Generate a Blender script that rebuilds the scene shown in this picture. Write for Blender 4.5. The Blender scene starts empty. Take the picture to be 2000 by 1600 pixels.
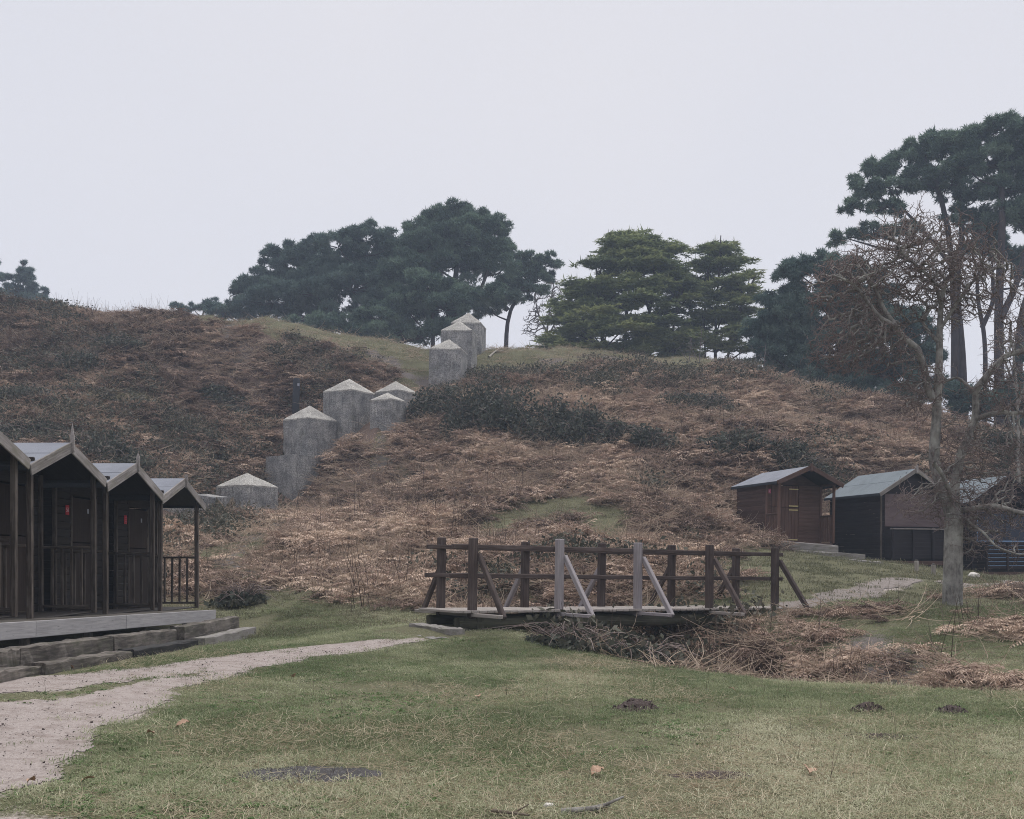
import bpy, math, random
import numpy as np
from mathutils import Matrix, Vector
R = math.radians
rng = np.random.default_rng(7)
random.seed(7)
S = bpy.context.scene
COL = S.collection

# ------------------------------------------------------------------ camera
EYE = 1.45                     # eye height, metres
F, CX, HZ = 2100.0, 1000.0, 1100.0   # focal length, centre column and horizon row in photo pixels (2000 x 1600)
cam = bpy.data.cameras.new('camera')
cam.sensor_fit = 'HORIZONTAL'; cam.sensor_width = 36.0
cam.lens = 36.0 * F / 2000.0
cam.shift_y = (HZ - 800.0) / 2000.0
cam.clip_start = 0.05; cam.clip_end = 4000
camo = bpy.data.objects.new('camera', cam); COL.objects.link(camo)
camo.location = (0, 0, EYE); camo.rotation_euler = (R(90), 0, 0)
S.camera = camo

# ------------------------------------------------------------------ sky, sun, exposure
W = bpy.data.worlds.new('World'); S.world = W; W.use_nodes = True
nt = W.node_tree; nt.nodes.clear()
SUN_EL, SUN_AZ = 62.0, 200.0
sky = nt.nodes.new('ShaderNodeTexSky'); sky.sky_type = 'NISHITA'; sky.sun_disc = False
sky.sun_elevation = R(SUN_EL); sky.sun_rotation = R(SUN_AZ)
sky.air_density = 1.0; sky.dust_density = 6.0; sky.ozone_density = 1.0
mx = nt.nodes.new('ShaderNodeMix'); mx.data_type = 'RGBA'
mx.inputs[0].default_value = 0.93                     # an even layer of cloud over the clear sky
nt.links.new(sky.outputs[0], mx.inputs[6])
tc = nt.nodes.new('ShaderNodeTexCoord'); nz = nt.nodes.new('ShaderNodeTexNoise')
nz.inputs['Scale'].default_value = 1.6; nz.inputs['Detail'].default_value = 3
nt.links.new(tc.outputs['Generated'], nz.inputs['Vector'])
cr = nt.nodes.new('ShaderNodeValToRGB')
cr.color_ramp.elements[0].position = 0.3; cr.color_ramp.elements[0].color = (0.880, 0.885, 0.960, 1)
cr.color_ramp.elements[1].position = 0.75; cr.color_ramp.elements[1].color = (0.965, 0.945, 0.985, 1)
nt.links.new(nz.outputs[0], cr.inputs[0])
ml = nt.nodes.new('ShaderNodeVectorMath'); ml.operation = 'SCALE'; ml.inputs[3].default_value = 3.75
nt.links.new(cr.outputs[0], ml.inputs[0]); nt.links.new(ml.outputs[0], mx.inputs[7])
bg = nt.nodes.new('ShaderNodeBackground'); bg.inputs[1].default_value = 0.10
nt.links.new(mx.outputs[2], bg.inputs[0])
wo = nt.nodes.new('ShaderNodeOutputWorld'); nt.links.new(bg.outputs[0], wo.inputs[0])
sl = bpy.data.lights.new('sun', 'SUN'); sl.energy = 1.5; sl.angle = R(75); sl.color = (1.0, 0.97, 0.93)
so = bpy.data.objects.new('sun', sl); COL.objects.link(so)
so.rotation_euler = (R(90 - SUN_EL), 0, R(180 - SUN_AZ) + math.pi)
S.view_settings.view_transform = 'Standard'; S.view_settings.look = 'None'
S.view_settings.exposure = 1.18; S.view_settings.gamma = 1.0
S.view_settings.use_curve_mapping = False
S.cycles.use_denoising = True; S.cycles.denoiser = 'OPENIMAGEDENOISE'
S.cycles.denoising_input_passes = 'RGB_ALBEDO_NORMAL'; S.cycles.denoising_prefilter = 'NONE'
S.cycles.max_bounces = 4; S.cycles.diffuse_bounces = 2; S.cycles.glossy_bounces = 1; S.cycles.volume_bounces = 2
S.cycles.pixel_filter_type = 'BLACKMAN_HARRIS'; S.cycles.filter_width = 1.0
S.cycles.transparent_max_bounces = 4
S.cycles.use_adaptive_sampling = True; S.cycles.adaptive_threshold = 0.012
S.cycles.caustics_reflective = False; S.cycles.caustics_refractive = False
# ------------------------------------------------------------------ terrain heights
def at(px, py, Y):
    "photo pixel + distance -> world point"
    return np.array([(px - CX) / F * Y, Y, EYE + (HZ - py) / F * Y])

def to_px(P):
    P = np.asarray(P, float)
    return CX + F * P[..., 0] / P[..., 1], HZ - F * (P[..., 2] - EYE) / P[..., 1]

_h = np.random.default_rng(3).random((256, 256))
def vnoise(x, y):
    xi = np.floor(x).astype(int); yi = np.floor(y).astype(int)
    fx = x - xi; fy = y - yi
    fx = fx * fx * (3 - 2 * fx); fy = fy * fy * (3 - 2 * fy)
    a = _h[xi % 256, yi % 256]; b = _h[(xi + 1) % 256, yi % 256]
    c = _h[xi % 256, (yi + 1) % 256]; d = _h[(xi + 1) % 256, (yi + 1) % 256]
    return (a * (1 - fx) + b * fx) * (1 - fy) + (c * (1 - fx) + d * fx) * fy - 0.5
def fbm(x, y, s=1.0, o=4):
    v = 0; a = 1.0
    for k in range(o):
        v = v + a * vnoise(x / s + 17.3 * k, y / s - 9.1 * k); s *= 0.5; a *= 0.5
    return v

CP = []
for px, py, Y in [
    # left: behind the huts and up the left slope
    (480, 1195, 22.5), (430, 1120, 25.5), (520, 1060, 29), (430, 1012, 35), (330, 1030, 35), (480, 1003, 39),
    (600, 1190, 21.5), (640, 1130, 24), (560, 985, 43), (690, 950, 42), (640, 1040, 31),
    (150, 900, 37), (330, 880, 43), (0, 900, 36), (-200, 930, 36), (150, 820, 41), (0, 780, 44), (250, 770, 45.5), (480, 770, 50),
    (450, 850, 46.8), (520, 965, 43.2), (-250, 780, 46), (0, 690, 49.5), (250, 690, 50), (450, 690, 51), (640, 700, 51.5), (575, 797, 49.5),
    (0, 607, 55), (-250, 600, 55), (180, 613, 55), (350, 622, 56), (550, 641, 57), (700, 663, 58), (850, 682, 58.5),
    (690, 836, 47), (770, 838, 46), (610, 900, 45.5), (700, 880, 44), (760, 760, 50), (870, 738, 52), (910, 715, 54), (935, 692, 57),
    # middle
    (760, 1090, 27), (760, 1160, 22.5), (900, 1120, 24.5), (1050, 1110, 25), (850, 1050, 29), (1000, 1000, 33), (850, 985, 35), (780, 920, 41),
    (1200, 1060, 28.5), (1200, 1000, 33), (1000, 900, 39), (1200, 900, 39), (900, 850, 43), (1000, 830, 43.5), (1150, 850, 42),
    (1000, 770, 46.5), (1200, 800, 45), (1100, 730, 51), (1000, 692, 57.5), (1150, 692, 57), (1300, 696, 56), (1400, 709, 55),
    (1300, 1080, 27.5), (1330, 950, 36), (1400, 1010, 34),
    # right
    (1425, 1050, 34.5), (1520, 1071, 32.2), (1640, 1088, 31.3), (1480, 1095, 28.5), (1560, 1115, 26.5), (1640, 1130, 25.5), (1700, 1142, 24.5),
    (1780, 1108, 33), (1850, 1112, 31.5), (1800, 1132, 27), (1880, 1140, 25.5), (1960, 1132, 30.5), (2000, 1142, 27), (2080, 1140, 30),
    (1560, 1183, 21.8), (1660, 1180, 21.5), (1760, 1175, 22), (1860, 1190, 22), (2000, 1180, 20.5), (2150, 1180, 20.5),
    (1600, 1220, 19.2), (1750, 1240, 18.2), (1900, 1245, 17.2), (2000, 1240, 17), (1800, 1300, 15.6), (1950, 1300, 15), (2150, 1270, 16),
    (1500, 900, 39), (1650, 900, 40), (1800, 900, 40.5), (1950, 930, 41), (2100, 950, 41), (1960, 1122, 33.5), (2060, 1122, 33.5), (1900, 1116, 35), (2010, 1100, 36.5), (1790, 1095, 36), (1400, 800, 44.5), (1600, 820, 45), (1800, 850, 44),
    (1600, 757, 51.5), (1700, 778, 50), (1800, 803, 48), (1900, 832, 46.5), (2000, 862, 45), (2200, 900, 44),
    (850, 1250, 16.6), (600, 1285, 14.7),
]:
    CP.append(at(px, py, Y))
# behind the crest the ground falls off gently
for px, py, Y in [(0, 607, 55), (-250, 600, 55), (350, 622, 56), (550, 641, 57), (850, 682, 58.5), (1150, 692, 57), (1400, 709, 55),
                  (1600, 757, 51.5), (1800, 803, 48), (2000, 862, 45), (2200, 900, 44)]:
    p = at(px, py, Y); CP.append(np.array([p[0] * 1.14, Y + 8, p[2] - 0.9])); CP.append(np.array([p[0] * 1.3, Y + 18, p[2] - 2.0]))
for x in range(-14, 18, 4):
    for y in (-4, 0, 4, 8):
        z = 0.0 + (0.14 if x < -3 else 0) * (1 if y > 3 else 0.4)
        CP.append(np.array([x, y, z]))
CP += [np.array(v, float) for v in [(-5.3, 11.4, .20), (-8, 11.4, .25), (-5.2, 14, .16), (-4.9, 17, .12), (-4.7, 20, .12), (-8, 16, .2), (-8.5, 21, .35),
       (-12, 16, .4), (-3, 13, .12), (-3, 17, .14), (-1, 12, .03), (2, 12, 0), (1, 14.5, .02), (-2.2, 20, .3), (4, 11.4, 0), (7, 11, 0), (12, 11, 0), (-1.6, 17.6, .45),
       (3, 17, .1), (2, 19.5, .3), (6, 16, -.05), (9, 14, -.1), (14, 14, 0.0), (-20, 12, .6), (-20, 22, 1.5), (18, 18, .6), (24, 12, .3)]]
CP = np.array(CP)
def _phi(r2): return np.sqrt(r2 + 2.0)
_N = len(CP)
_A = np.zeros((_N + 3, _N + 3))
_d2 = ((CP[:, None, :2] - CP[None, :, :2]) ** 2).sum(-1)
_A[:_N, :_N] = _phi(_d2) - 0.10 * np.eye(_N)
_A[:_N, _N] = 1; _A[:_N, _N + 1:] = CP[:, :2]; _A[_N, :_N] = 1; _A[_N + 1:, :_N] = CP[:, :2].T
_w = np.linalg.solve(_A, np.concatenate([CP[:, 2], np.zeros(3)]))

DITCH = np.array([(-2.5, 26, .3, 1.2), (-0.6, 23.4, .6, 1.3), (1.2, 21.2, .95, 1.4), (2.3, 19.4, 1.0, 1.45), (3.4, 16.8, .9, 1.3), (4.6, 14.8, .55, 1.1), (6.2, 13.6, .35, .9),
                  (8.5, 13.0, .3, .8), (12, 12.8, .3, .8), (20, 12.5, .3, .8)])
def seg_dist(X, Y, P):
    "distance to a polyline and interpolated extra columns"
    best = np.full(X.shape, 1e9); ex = [np.zeros(X.shape) for _ in range(P.shape[1] - 2)]
    for a, b in zip(P[:-1], P[1:]):
        dx, dy = b[0] - a[0], b[1] - a[1]
        t = np.clip(((X - a[0]) * dx + (Y - a[1]) * dy) / (dx * dx + dy * dy), 0, 1)
        d = np.hypot(X - a[0] - t * dx, Y - a[1] - t * dy)
        m = d < best; best = np.where(m, d, best)
        for k in range(len(ex)): ex[k] = np.where(m, a[2 + k] + t * (b[2 + k] - a[2 + k]), ex[k])
    return (best, *ex)

def sstep(a, b, x):
    t = np.clip((x - a) / (b - a), 0, 1); return t * t * (3 - 2 * t)

def base_h(X, Y):
    X = np.asarray(X, float); Y = np.asarray(Y, float)
    sh = np.broadcast(X, Y).shape
    X = np.broadcast_to(X, sh).ravel(); Y = np.broadcast_to(Y, sh).ravel()
    xc = np.clip(X, -34, 38); yc = np.clip(Y, -5, 72)
    out = np.empty(X.shape)
    for i in range(0, len(X), 20000):
        a, b = xc[i:i + 20000], yc[i:i + 20000]
        r2 = (a[:, None] - CP[None, :, 0]) ** 2 + (b[:, None] - CP[None, :, 1]) ** 2
        out[i:i + 20000] = _phi(r2) @ _w[:_N] + _w[_N] + _w[_N + 1] * a + _w[_N + 2] * b
    out -= np.clip(Y - 72, 0, 400) * 0.012
    return out.reshape(sh)

def height(X, Y):
    X = np.asarray(X, float); Y = np.asarray(Y, float)
    z = base_h(X, Y)
    d, dep, wid = seg_dist(X, Y, DITCH)
    z = z - dep * np.exp(-(d / wid) ** 2)
    hill = sstep(21.5, 27, Y) * (1 - sstep(70, 90, Y))
    z = z + hill * (0.50 * fbm(X, Y, 4.2, 3) + 0.42 * MOUND(X, Y)) * (1 - 0.75 * GREEN(X, Y))
    z = z + (1 - hill) * (0.07 * fbm(X, Y + 31, 3.0, 3) + 0.02 * fbm(X, Y, 0.5, 2))
    return z
def MOUND(X, Y): return fbm(X + 50, Y, 1.7, 2)
def GREEN(X, Y): return 0.0

def ray_ground(px, py, y0=4.0, y1=75.0):
    "first point of the bare ground seen at a photo pixel"
    Y = np.linspace(y0, y1, 1500); X = (px - CX) / F * Y; Z = EYE + (HZ - py) / F * Y
    h = base_h(X, Y); hit = np.nonzero(h >= Z)[0]
    k = hit[0] if len(hit) else int(np.argmin(Z - h))
    return np.array([X[k], Y[k], h[k]])
def gpoly(pts): return np.array([ray_ground(*p)[:2] for p in pts])
def inside(X, Y, poly):
    X = np.asarray(X); r = np.zeros(X.shape, bool); n = len(poly)
    for i in range(n):
        x0, y0 = poly[i]; x1, y1 = poly[(i + 1) % n]
        c = (y0 > Y) != (y1 > Y)
        with np.errstate(divide='ignore', invalid='ignore'):
            xx = (x1 - x0) * (Y - y0) / (y1 - y0) + x0
        r ^= c & (X < xx)
    return r
# ------------------------------------------------------------------ zones on the ground, traced as outlines and laid on the terrain
_sand = gpoly([(835, 1250), (700, 1255), (560, 1272), (430, 1283), (330, 1302), (200, 1316), (60, 1330), (0, 1336), (-160, 1352), (-260, 1450),
               (-160, 1580), (0, 1562), (60, 1532), (100, 1490), (160, 1446), (240, 1404), (305, 1376), (335, 1350), (440, 1320), (520, 1302), (640, 1282), (780, 1264)])
_sand2 = gpoly([(-120, 1574), (50, 1578), (150, 1596), (190, 1640), (-120, 1690)])
_strip = gpoly([(-200, 1372), (0, 1360), (120, 1354), (240, 1336), (330, 1316), (440, 1300), (350, 1326), (250, 1352), (100, 1374), (0, 1380), (-200, 1396)])
_rpath = np.array([ray_ground(*p)[:2] for p in [(1545, 1185), (1600, 1176), (1660, 1162), (1720, 1146), (1765, 1138)]])
_rpath2 = np.array([ray_ground(*p)[:2] for p in [(1860, 1142), (1940, 1142), (2040, 1141)]])
_trail = np.array([ray_ground(*p)[:2] for p in [(500, 1115), (440, 1090), (490, 1045), (560, 1012), (660, 1000), (760, 985), (815, 965), (775, 925), (738, 892), (745, 860), (768, 842)]])
_greens = [gpoly(p) for p in [
    [(470, 1250), (800, 1240), (790, 1215), (700, 1204), (560, 1192), (480, 1186)],
    [(1400, 1088), (1490, 1066), (1530, 1058), (1640, 1066), (1720, 1090), (1850, 1104), (2000, 1118), (2150, 1125), (2150, 1152), (1900, 1168), (1700, 1168), (1560, 1192), (1440, 1184), (1430, 1120)],
    [(965, 1000), (1040, 975), (1120, 970), (1220, 1003), (1235, 1045), (1150, 1052), (1110, 1006), (1000, 1030), (960, 1046)],
    [(150, 762), (330, 786), (330, 802), (150, 778)],
    [(330, 1075), (420, 1055), (500, 1030), (520, 1050), (430, 1085), (340, 1100)],
    [(1090, 1110), (1000, 1130), (960, 1150), (1010, 1155)]]]
_crest = np.concatenate([[at(px, py, Y)[:2] for px, py, Y in [(330, 621, 62), (560, 641, 63), (850, 682, 64), (1150, 692, 63), (1300, 696, 62), (1420, 712, 60)]],
                         gpoly([(1420, 728), (1250, 722), (1000, 728), (920, 738), (850, 762), (760, 752), (720, 704), (560, 668), (340, 640)])])
_scar = gpoly([(1640, 1240), (1700, 1225), (1790, 1260), (1830, 1310), (1720, 1320), (1660, 1290)])
_ash = ray_ground(600, 1515)[:2]
JIT = [(math.cos(a) * r, math.sin(a) * r) for k in range(14) for a, r in [(k * 2.4, 0.30 * math.sqrt((k + .5) / 14))]]
def soft(X, Y, poly, rad=1.0, warp=0.25):
    wx = X + warp * fbm(X + 5, Y + 9, 0.9, 3); wy = Y + warp * fbm(X - 15, Y + 39, 0.9, 3)
    return sum(inside(wx + a * rad, wy + b * rad, poly).astype(float) for a, b in JIT) / len(JIT)
def SAND(X, Y):
    X = np.asarray(X, float); Y = np.asarray(Y, float)
    m = np.maximum(soft(X, Y, _sand), soft(X, Y, _sand2))
    return np.clip(m - 0.9 * soft(X, Y, _strip, 0.8, 0.3), 0, 1)
def RPATH(X, Y):
    d = np.minimum(seg_dist(X, Y, _rpath)[0], seg_dist(X, Y, _rpath2)[0] + 0.12)
    return 1 - sstep(0.25, 0.75, d + 0.35 * fbm(X, Y, 0.8, 3))
def TRAIL(X, Y):
    d = seg_dist(X, Y, _trail)[0]
    return 1 - sstep(0.12, 0.45, d + 0.25 * fbm(X, Y, 1.1, 3))
def GREENP(X, Y):
    m = np.zeros(np.shape(X))
    for g in _greens: m = np.maximum(m, soft(X, Y, g, 1.6, 0.8))
    return m
def CREST(X, Y): return soft(X, Y, _crest, 3.0, 2.0)
def GREEN(X, Y): return np.clip(GREENP(X, Y) + TRAIL(X, Y) + RPATH(X, Y), 0, 1)
def LIP(X, Y):
    "how deep a point is inside the ditch and the banks beyond it"
    d, dep, wid = seg_dist(X, Y, DITCH)
    return d / wid
def FERN(X, Y):
    "how thickly dead bracken covers the ground, 0 to 1"
    X = np.asarray(X, float); Y = np.asarray(Y, float)
    hill = sstep(22.5, 24.5, Y + 0.8 * fbm(X, Y, 2.0, 2) + np.where(X > -4, 1.6, -0.6) * (X < 4))
    dd = LIP(X, Y)
    ditch = 1 - sstep(1.25, 1.6, dd + 0.3 * fbm(X, Y, 1.0, 2))
    bank = (sstep(4.2, 5.2, X) * sstep(14.2, 15.2, Y + 0.12 * (X - 6)) * (1 - sstep(19.5, 21.5, Y)) * sstep(-0.25, 0.25, 1.3 * fbm(X + 9, Y, 1.6, 3) - 0.10 * (X - 6.0)))
    upper = sstep(0.0, 0.6, 1.0 - CREST(X, Y) * 1.1)
    f = np.maximum(hill * upper, np.maximum(ditch, bank * np.where(X < 7.5, .85, .6)))
    return np.clip(f * (1 - GREENP(X, Y)) * (1 - TRAIL(X, Y)) * (1 - RPATH(X, Y)) * (1 - 0.55 * soft(X, Y, _scar)), 0, 1)

# ------------------------------------------------------------------ objects
def tag(o, label=None, cat=None, group=None, kind=None):
    if label: o['label'] = label
    if cat: o['category'] = cat
    if group: o['group'] = group
    if kind: o['kind'] = kind
    return o
def link(name, data, mat=None, parent=None):
    if mat is not None and not data.materials: data.materials.append(mat)
    o = bpy.data.objects.new(name, data); COL.objects.link(o)
    if parent is not None: o.parent = parent
    return o
def np_mesh(name, V, Fc, mat=None, smooth=False, attrs=None):
    "mesh from numpy arrays; Fc is (n, 3) or (n, 4)"
    V = np.asarray(V, np.float32).reshape(-1, 3); Fc = np.asarray(Fc, np.int32)
    m = bpy.data.meshes.new(name); n, k = Fc.shape
    m.vertices.add(len(V)); m.vertices.foreach_set('co', V.ravel())
    m.loops.add(n * k); m.loops.foreach_set('vertex_index', Fc.ravel())
    m.polygons.add(n); m.polygons.foreach_set('loop_start', np.arange(0, n * k, k, dtype=np.int32))
    if smooth: m.polygons.foreach_set('use_smooth', np.ones(n, bool))
    for an, arr in (attrs or {}).items():
        a = m.attributes.new(an, 'FLOAT', 'POINT'); a.data.foreach_set('value', np.asarray(arr, np.float32))
    m.update(calc_edges=True)
    if mat: m.materials.append(mat)
    return m
_boxes = {}
def boxmesh(lx, ly, lz, mat, ch=0.006):
    "chamfered box, long side on local x"
    key = (round(lx, 3), round(ly, 3), round(lz, 3), round(ch, 4), mat.name)
    if key in _boxes: return _boxes[key]
    c = min(ch, lx / 3, ly / 3, lz / 3); h = (lx / 2, ly / 2, lz / 2)
    vs = []; idx = {}
    for sx in (-1, 1):
        for sy in (-1, 1):
            for sz in (-1, 1):
                s = (sx, sy, sz)
                for ax in range(3):
                    p = [s[i] * (h[i] - (0 if i == ax else c)) for i in range(3)]
                    idx[(s, ax)] = len(vs); vs.append(p)
    fs = []
    def quad(a, b, d, e):
        n = (Vector(vs[b]) - Vector(vs[a])).cross(Vector(vs[d]) - Vector(vs[a]))
        cen = sum((Vector(vs[i]) for i in (a, b, d, e)), Vector()) / 4
        fs.append((a, b, d, e) if n.dot(cen) > 0 else (e, d, b, a))
    for ax in range(3):
        o1, o2 = [i for i in range(3) if i != ax]
        for s in (-1, 1):
            def k(a, b):
                t = [0, 0, 0]; t[ax] = s; t[o1] = a; t[o2] = b; return idx[(tuple(t), ax)]
            quad(k(-1, -1), k(1, -1), k(1, 1), k(-1, 1))
    for ax in range(3):                                   # edges along ax
        o1, o2 = [i for i in range(3) if i != ax]
        for a in (-1, 1):
            for b in (-1, 1):
                def k(e, which):
                    t = [0, 0, 0]; t[ax] = e; t[o1] = a; t[o2] = b; return idx[(tuple(t), which)]
                quad(k(-1, o1), k(1, o1), k(1, o2), k(-1, o2))
    for sx in (-1, 1):
        for sy in (-1, 1):
            for sz in (-1, 1):
                t = tuple(idx[((sx, sy, sz), ax)] for ax in range(3))
                n = (Vector(vs[t[1]]) - Vector(vs[t[0]])).cross(Vector(vs[t[2]]) - Vector(vs[t[0]]))
                fs.append(t if n.dot(Vector(vs[t[0]])) > 0 else t[::-1])
    m = bpy.data.meshes.new('board'); m.from_pydata(vs, [], fs); m.materials.append(mat); m.update()
    _boxes[key] = m
    return m
class Thing:
    "an Empty at a thing's base; its parts are placed in the thing's own frame"
    def __init__(s, name, label, cat, loc, rotz=0, group=None, tilt=(0, 0)):
        s.o = bpy.data.objects.new(name, None); COL.objects.link(s.o); s.o.empty_display_size = 0.2
        s.o.location = loc; s.o.rotation_euler = (tilt[0], tilt[1], rotz); tag(s.o, label, cat, group)
        s.L = {}
    def put(s, name, mesh, M=None, parent=None, label=None):
        o = link(name, mesh); M = M or Matrix()
        s.L[o.name] = M
        if parent is None: o.parent = s.o; o.matrix_local = M
        else: o.parent = parent; o.matrix_local = s.L[parent.name].inverted() @ M
        if label: o['label'] = label
        return o
    def beam(s, name, p0, p1, w, t, mat, up=(0, 0, 1), parent=None, ch=0.006, label=None, roll=0.0, jit=0.0):
        p0 = Vector(p0); p1 = Vector(p1); d = p1 - p0
        x = d.normalized(); z = Vector(up); z = (z - x * z.dot(x)).normalized(); y = z.cross(x)
        M = Matrix((x, y, z)).transposed().to_4x4(); M.translation = (p0 + p1) / 2
        if roll or jit:
            M = M @ Matrix.Rotation(roll + random.gauss(0, jit), 4, 'X') @ Matrix.Rotation(random.gauss(0, jit * .4), 4, 'Y') @ Matrix.Rotation(random.gauss(0, jit * .4), 4, 'Z')
        return s.put(name, boxmesh(d.length, w, t, mat, ch), M, parent, label)

def tube_mesh(name, P, par, rad, mat, sides=5, attrs=None):
    "tapered tubes between nodes P[i] and P[par[i]]"
    P = np.asarray(P, float); par = np.asarray(par); rad = np.asarray(rad, float)
    k = np.nonzero(par >= 0)[0]; a = P[par[k]]; b = P[k]; ra = rad[par[k]]; rb = rad[k]
    ra = np.minimum(ra, rb * 1.35 + 0.002)
    d = b - a; ln = np.linalg.norm(d, axis=1, keepdims=True); d = d / np.maximum(ln, 1e-6)
    ref = np.where(np.abs(d[:, 2:3]) > 0.9, np.array([[1., 0, 0]]), np.array([[0, 0, 1.]]))
    u = np.cross(d, ref); u /= np.linalg.norm(u, axis=1, keepdims=True); v = np.cross(d, u)
    n = len(k); V = np.zeros((n, 2 * sides, 3)); Fc = []
    b2 = b + d * (rb[:, None] * 0.4)
    for i in range(sides):
        t = 2 * math.pi * i / sides; w = u * math.cos(t) + v * math.sin(t)
        V[:, i] = a + w * ra[:, None]; V[:, sides + i] = b2 + w * rb[:, None]
        j = (i + 1) % sides
        Fc.append([i, sides + i, sides + j, j])
    Fc = np.array(Fc)[None] + (np.arange(n) * 2 * sides)[:, None, None]
    return np_mesh(name, V.reshape(-1, 3), Fc.reshape(-1, 4), mat, True)

# ------------------------------------------------------------------ scattering (geometry nodes: one object of stuff)
def scatter(name, label, cat, P, rot, scl, tint, idx, templates):
    m = bpy.data.meshes.new(name); n = len(P)
    m.vertices.add(n); m.vertices.foreach_set('co', np.asarray(P, np.float32).ravel())
    a = m.attributes.new('rot', 'FLOAT_VECTOR', 'POINT'); a.data.foreach_set('vector', np.asarray(rot, np.float32).ravel())
    for an, arr in (('scl', scl), ('tint', tint)):
        a = m.attributes.new(an, 'FLOAT', 'POINT'); a.data.foreach_set('value', np.asarray(arr, np.float32))
    a = m.attributes.new('idx', 'INT', 'POINT'); a.data.foreach_set('value', np.asarray(idx, np.int32))
    o = link(name, m); tag(o, label, cat, kind='stuff')
    g = bpy.data.node_groups.new(name + '_scatter', 'GeometryNodeTree')
    g.interface.new_socket('Geometry', in_out='INPUT', socket_type='NodeSocketGeometry')
    g.interface.new_socket('Geometry', in_out='OUTPUT', socket_type='NodeSocketGeometry')
    gi = g.nodes.new('NodeGroupInput'); go = g.nodes.new('NodeGroupOutput')
    jn = g.nodes.new('GeometryNodeJoinGeometry')
    for t in reversed(templates):
        to = bpy.data.objects.new(t.name, t)
        oi = g.nodes.new('GeometryNodeObjectInfo'); oi.inputs['Object'].default_value = to
        gg = g.nodes.new('GeometryNodeGeometryToInstance')
        g.links.new(oi.outputs['Geometry'], gg.inputs[0]); g.links.new(gg.outputs[0], jn.inputs[0])
    ip = g.nodes.new('GeometryNodeInstanceOnPoints'); ip.inputs['Pick Instance'].default_value = True
    def na(an, ty):
        q = g.nodes.new('GeometryNodeInputNamedAttribute'); q.data_type = ty; q.inputs['Name'].default_value = an; return q.outputs[0]
    g.links.new(gi.outputs[0], ip.inputs['Points']); g.links.new(jn.outputs[0], ip.inputs['Instance'])
    g.links.new(na('idx', 'INT'), ip.inputs['Instance Index'])
    g.links.new(na('rot', 'FLOAT_VECTOR'), ip.inputs['Rotation'])
    g.links.new(na('scl', 'FLOAT'), ip.inputs['Scale'])
    g.links.new(ip.outputs[0], go.inputs[0])
    md = o.modifiers.new('scatter', 'NODES'); md.node_group = g
    return o
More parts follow.
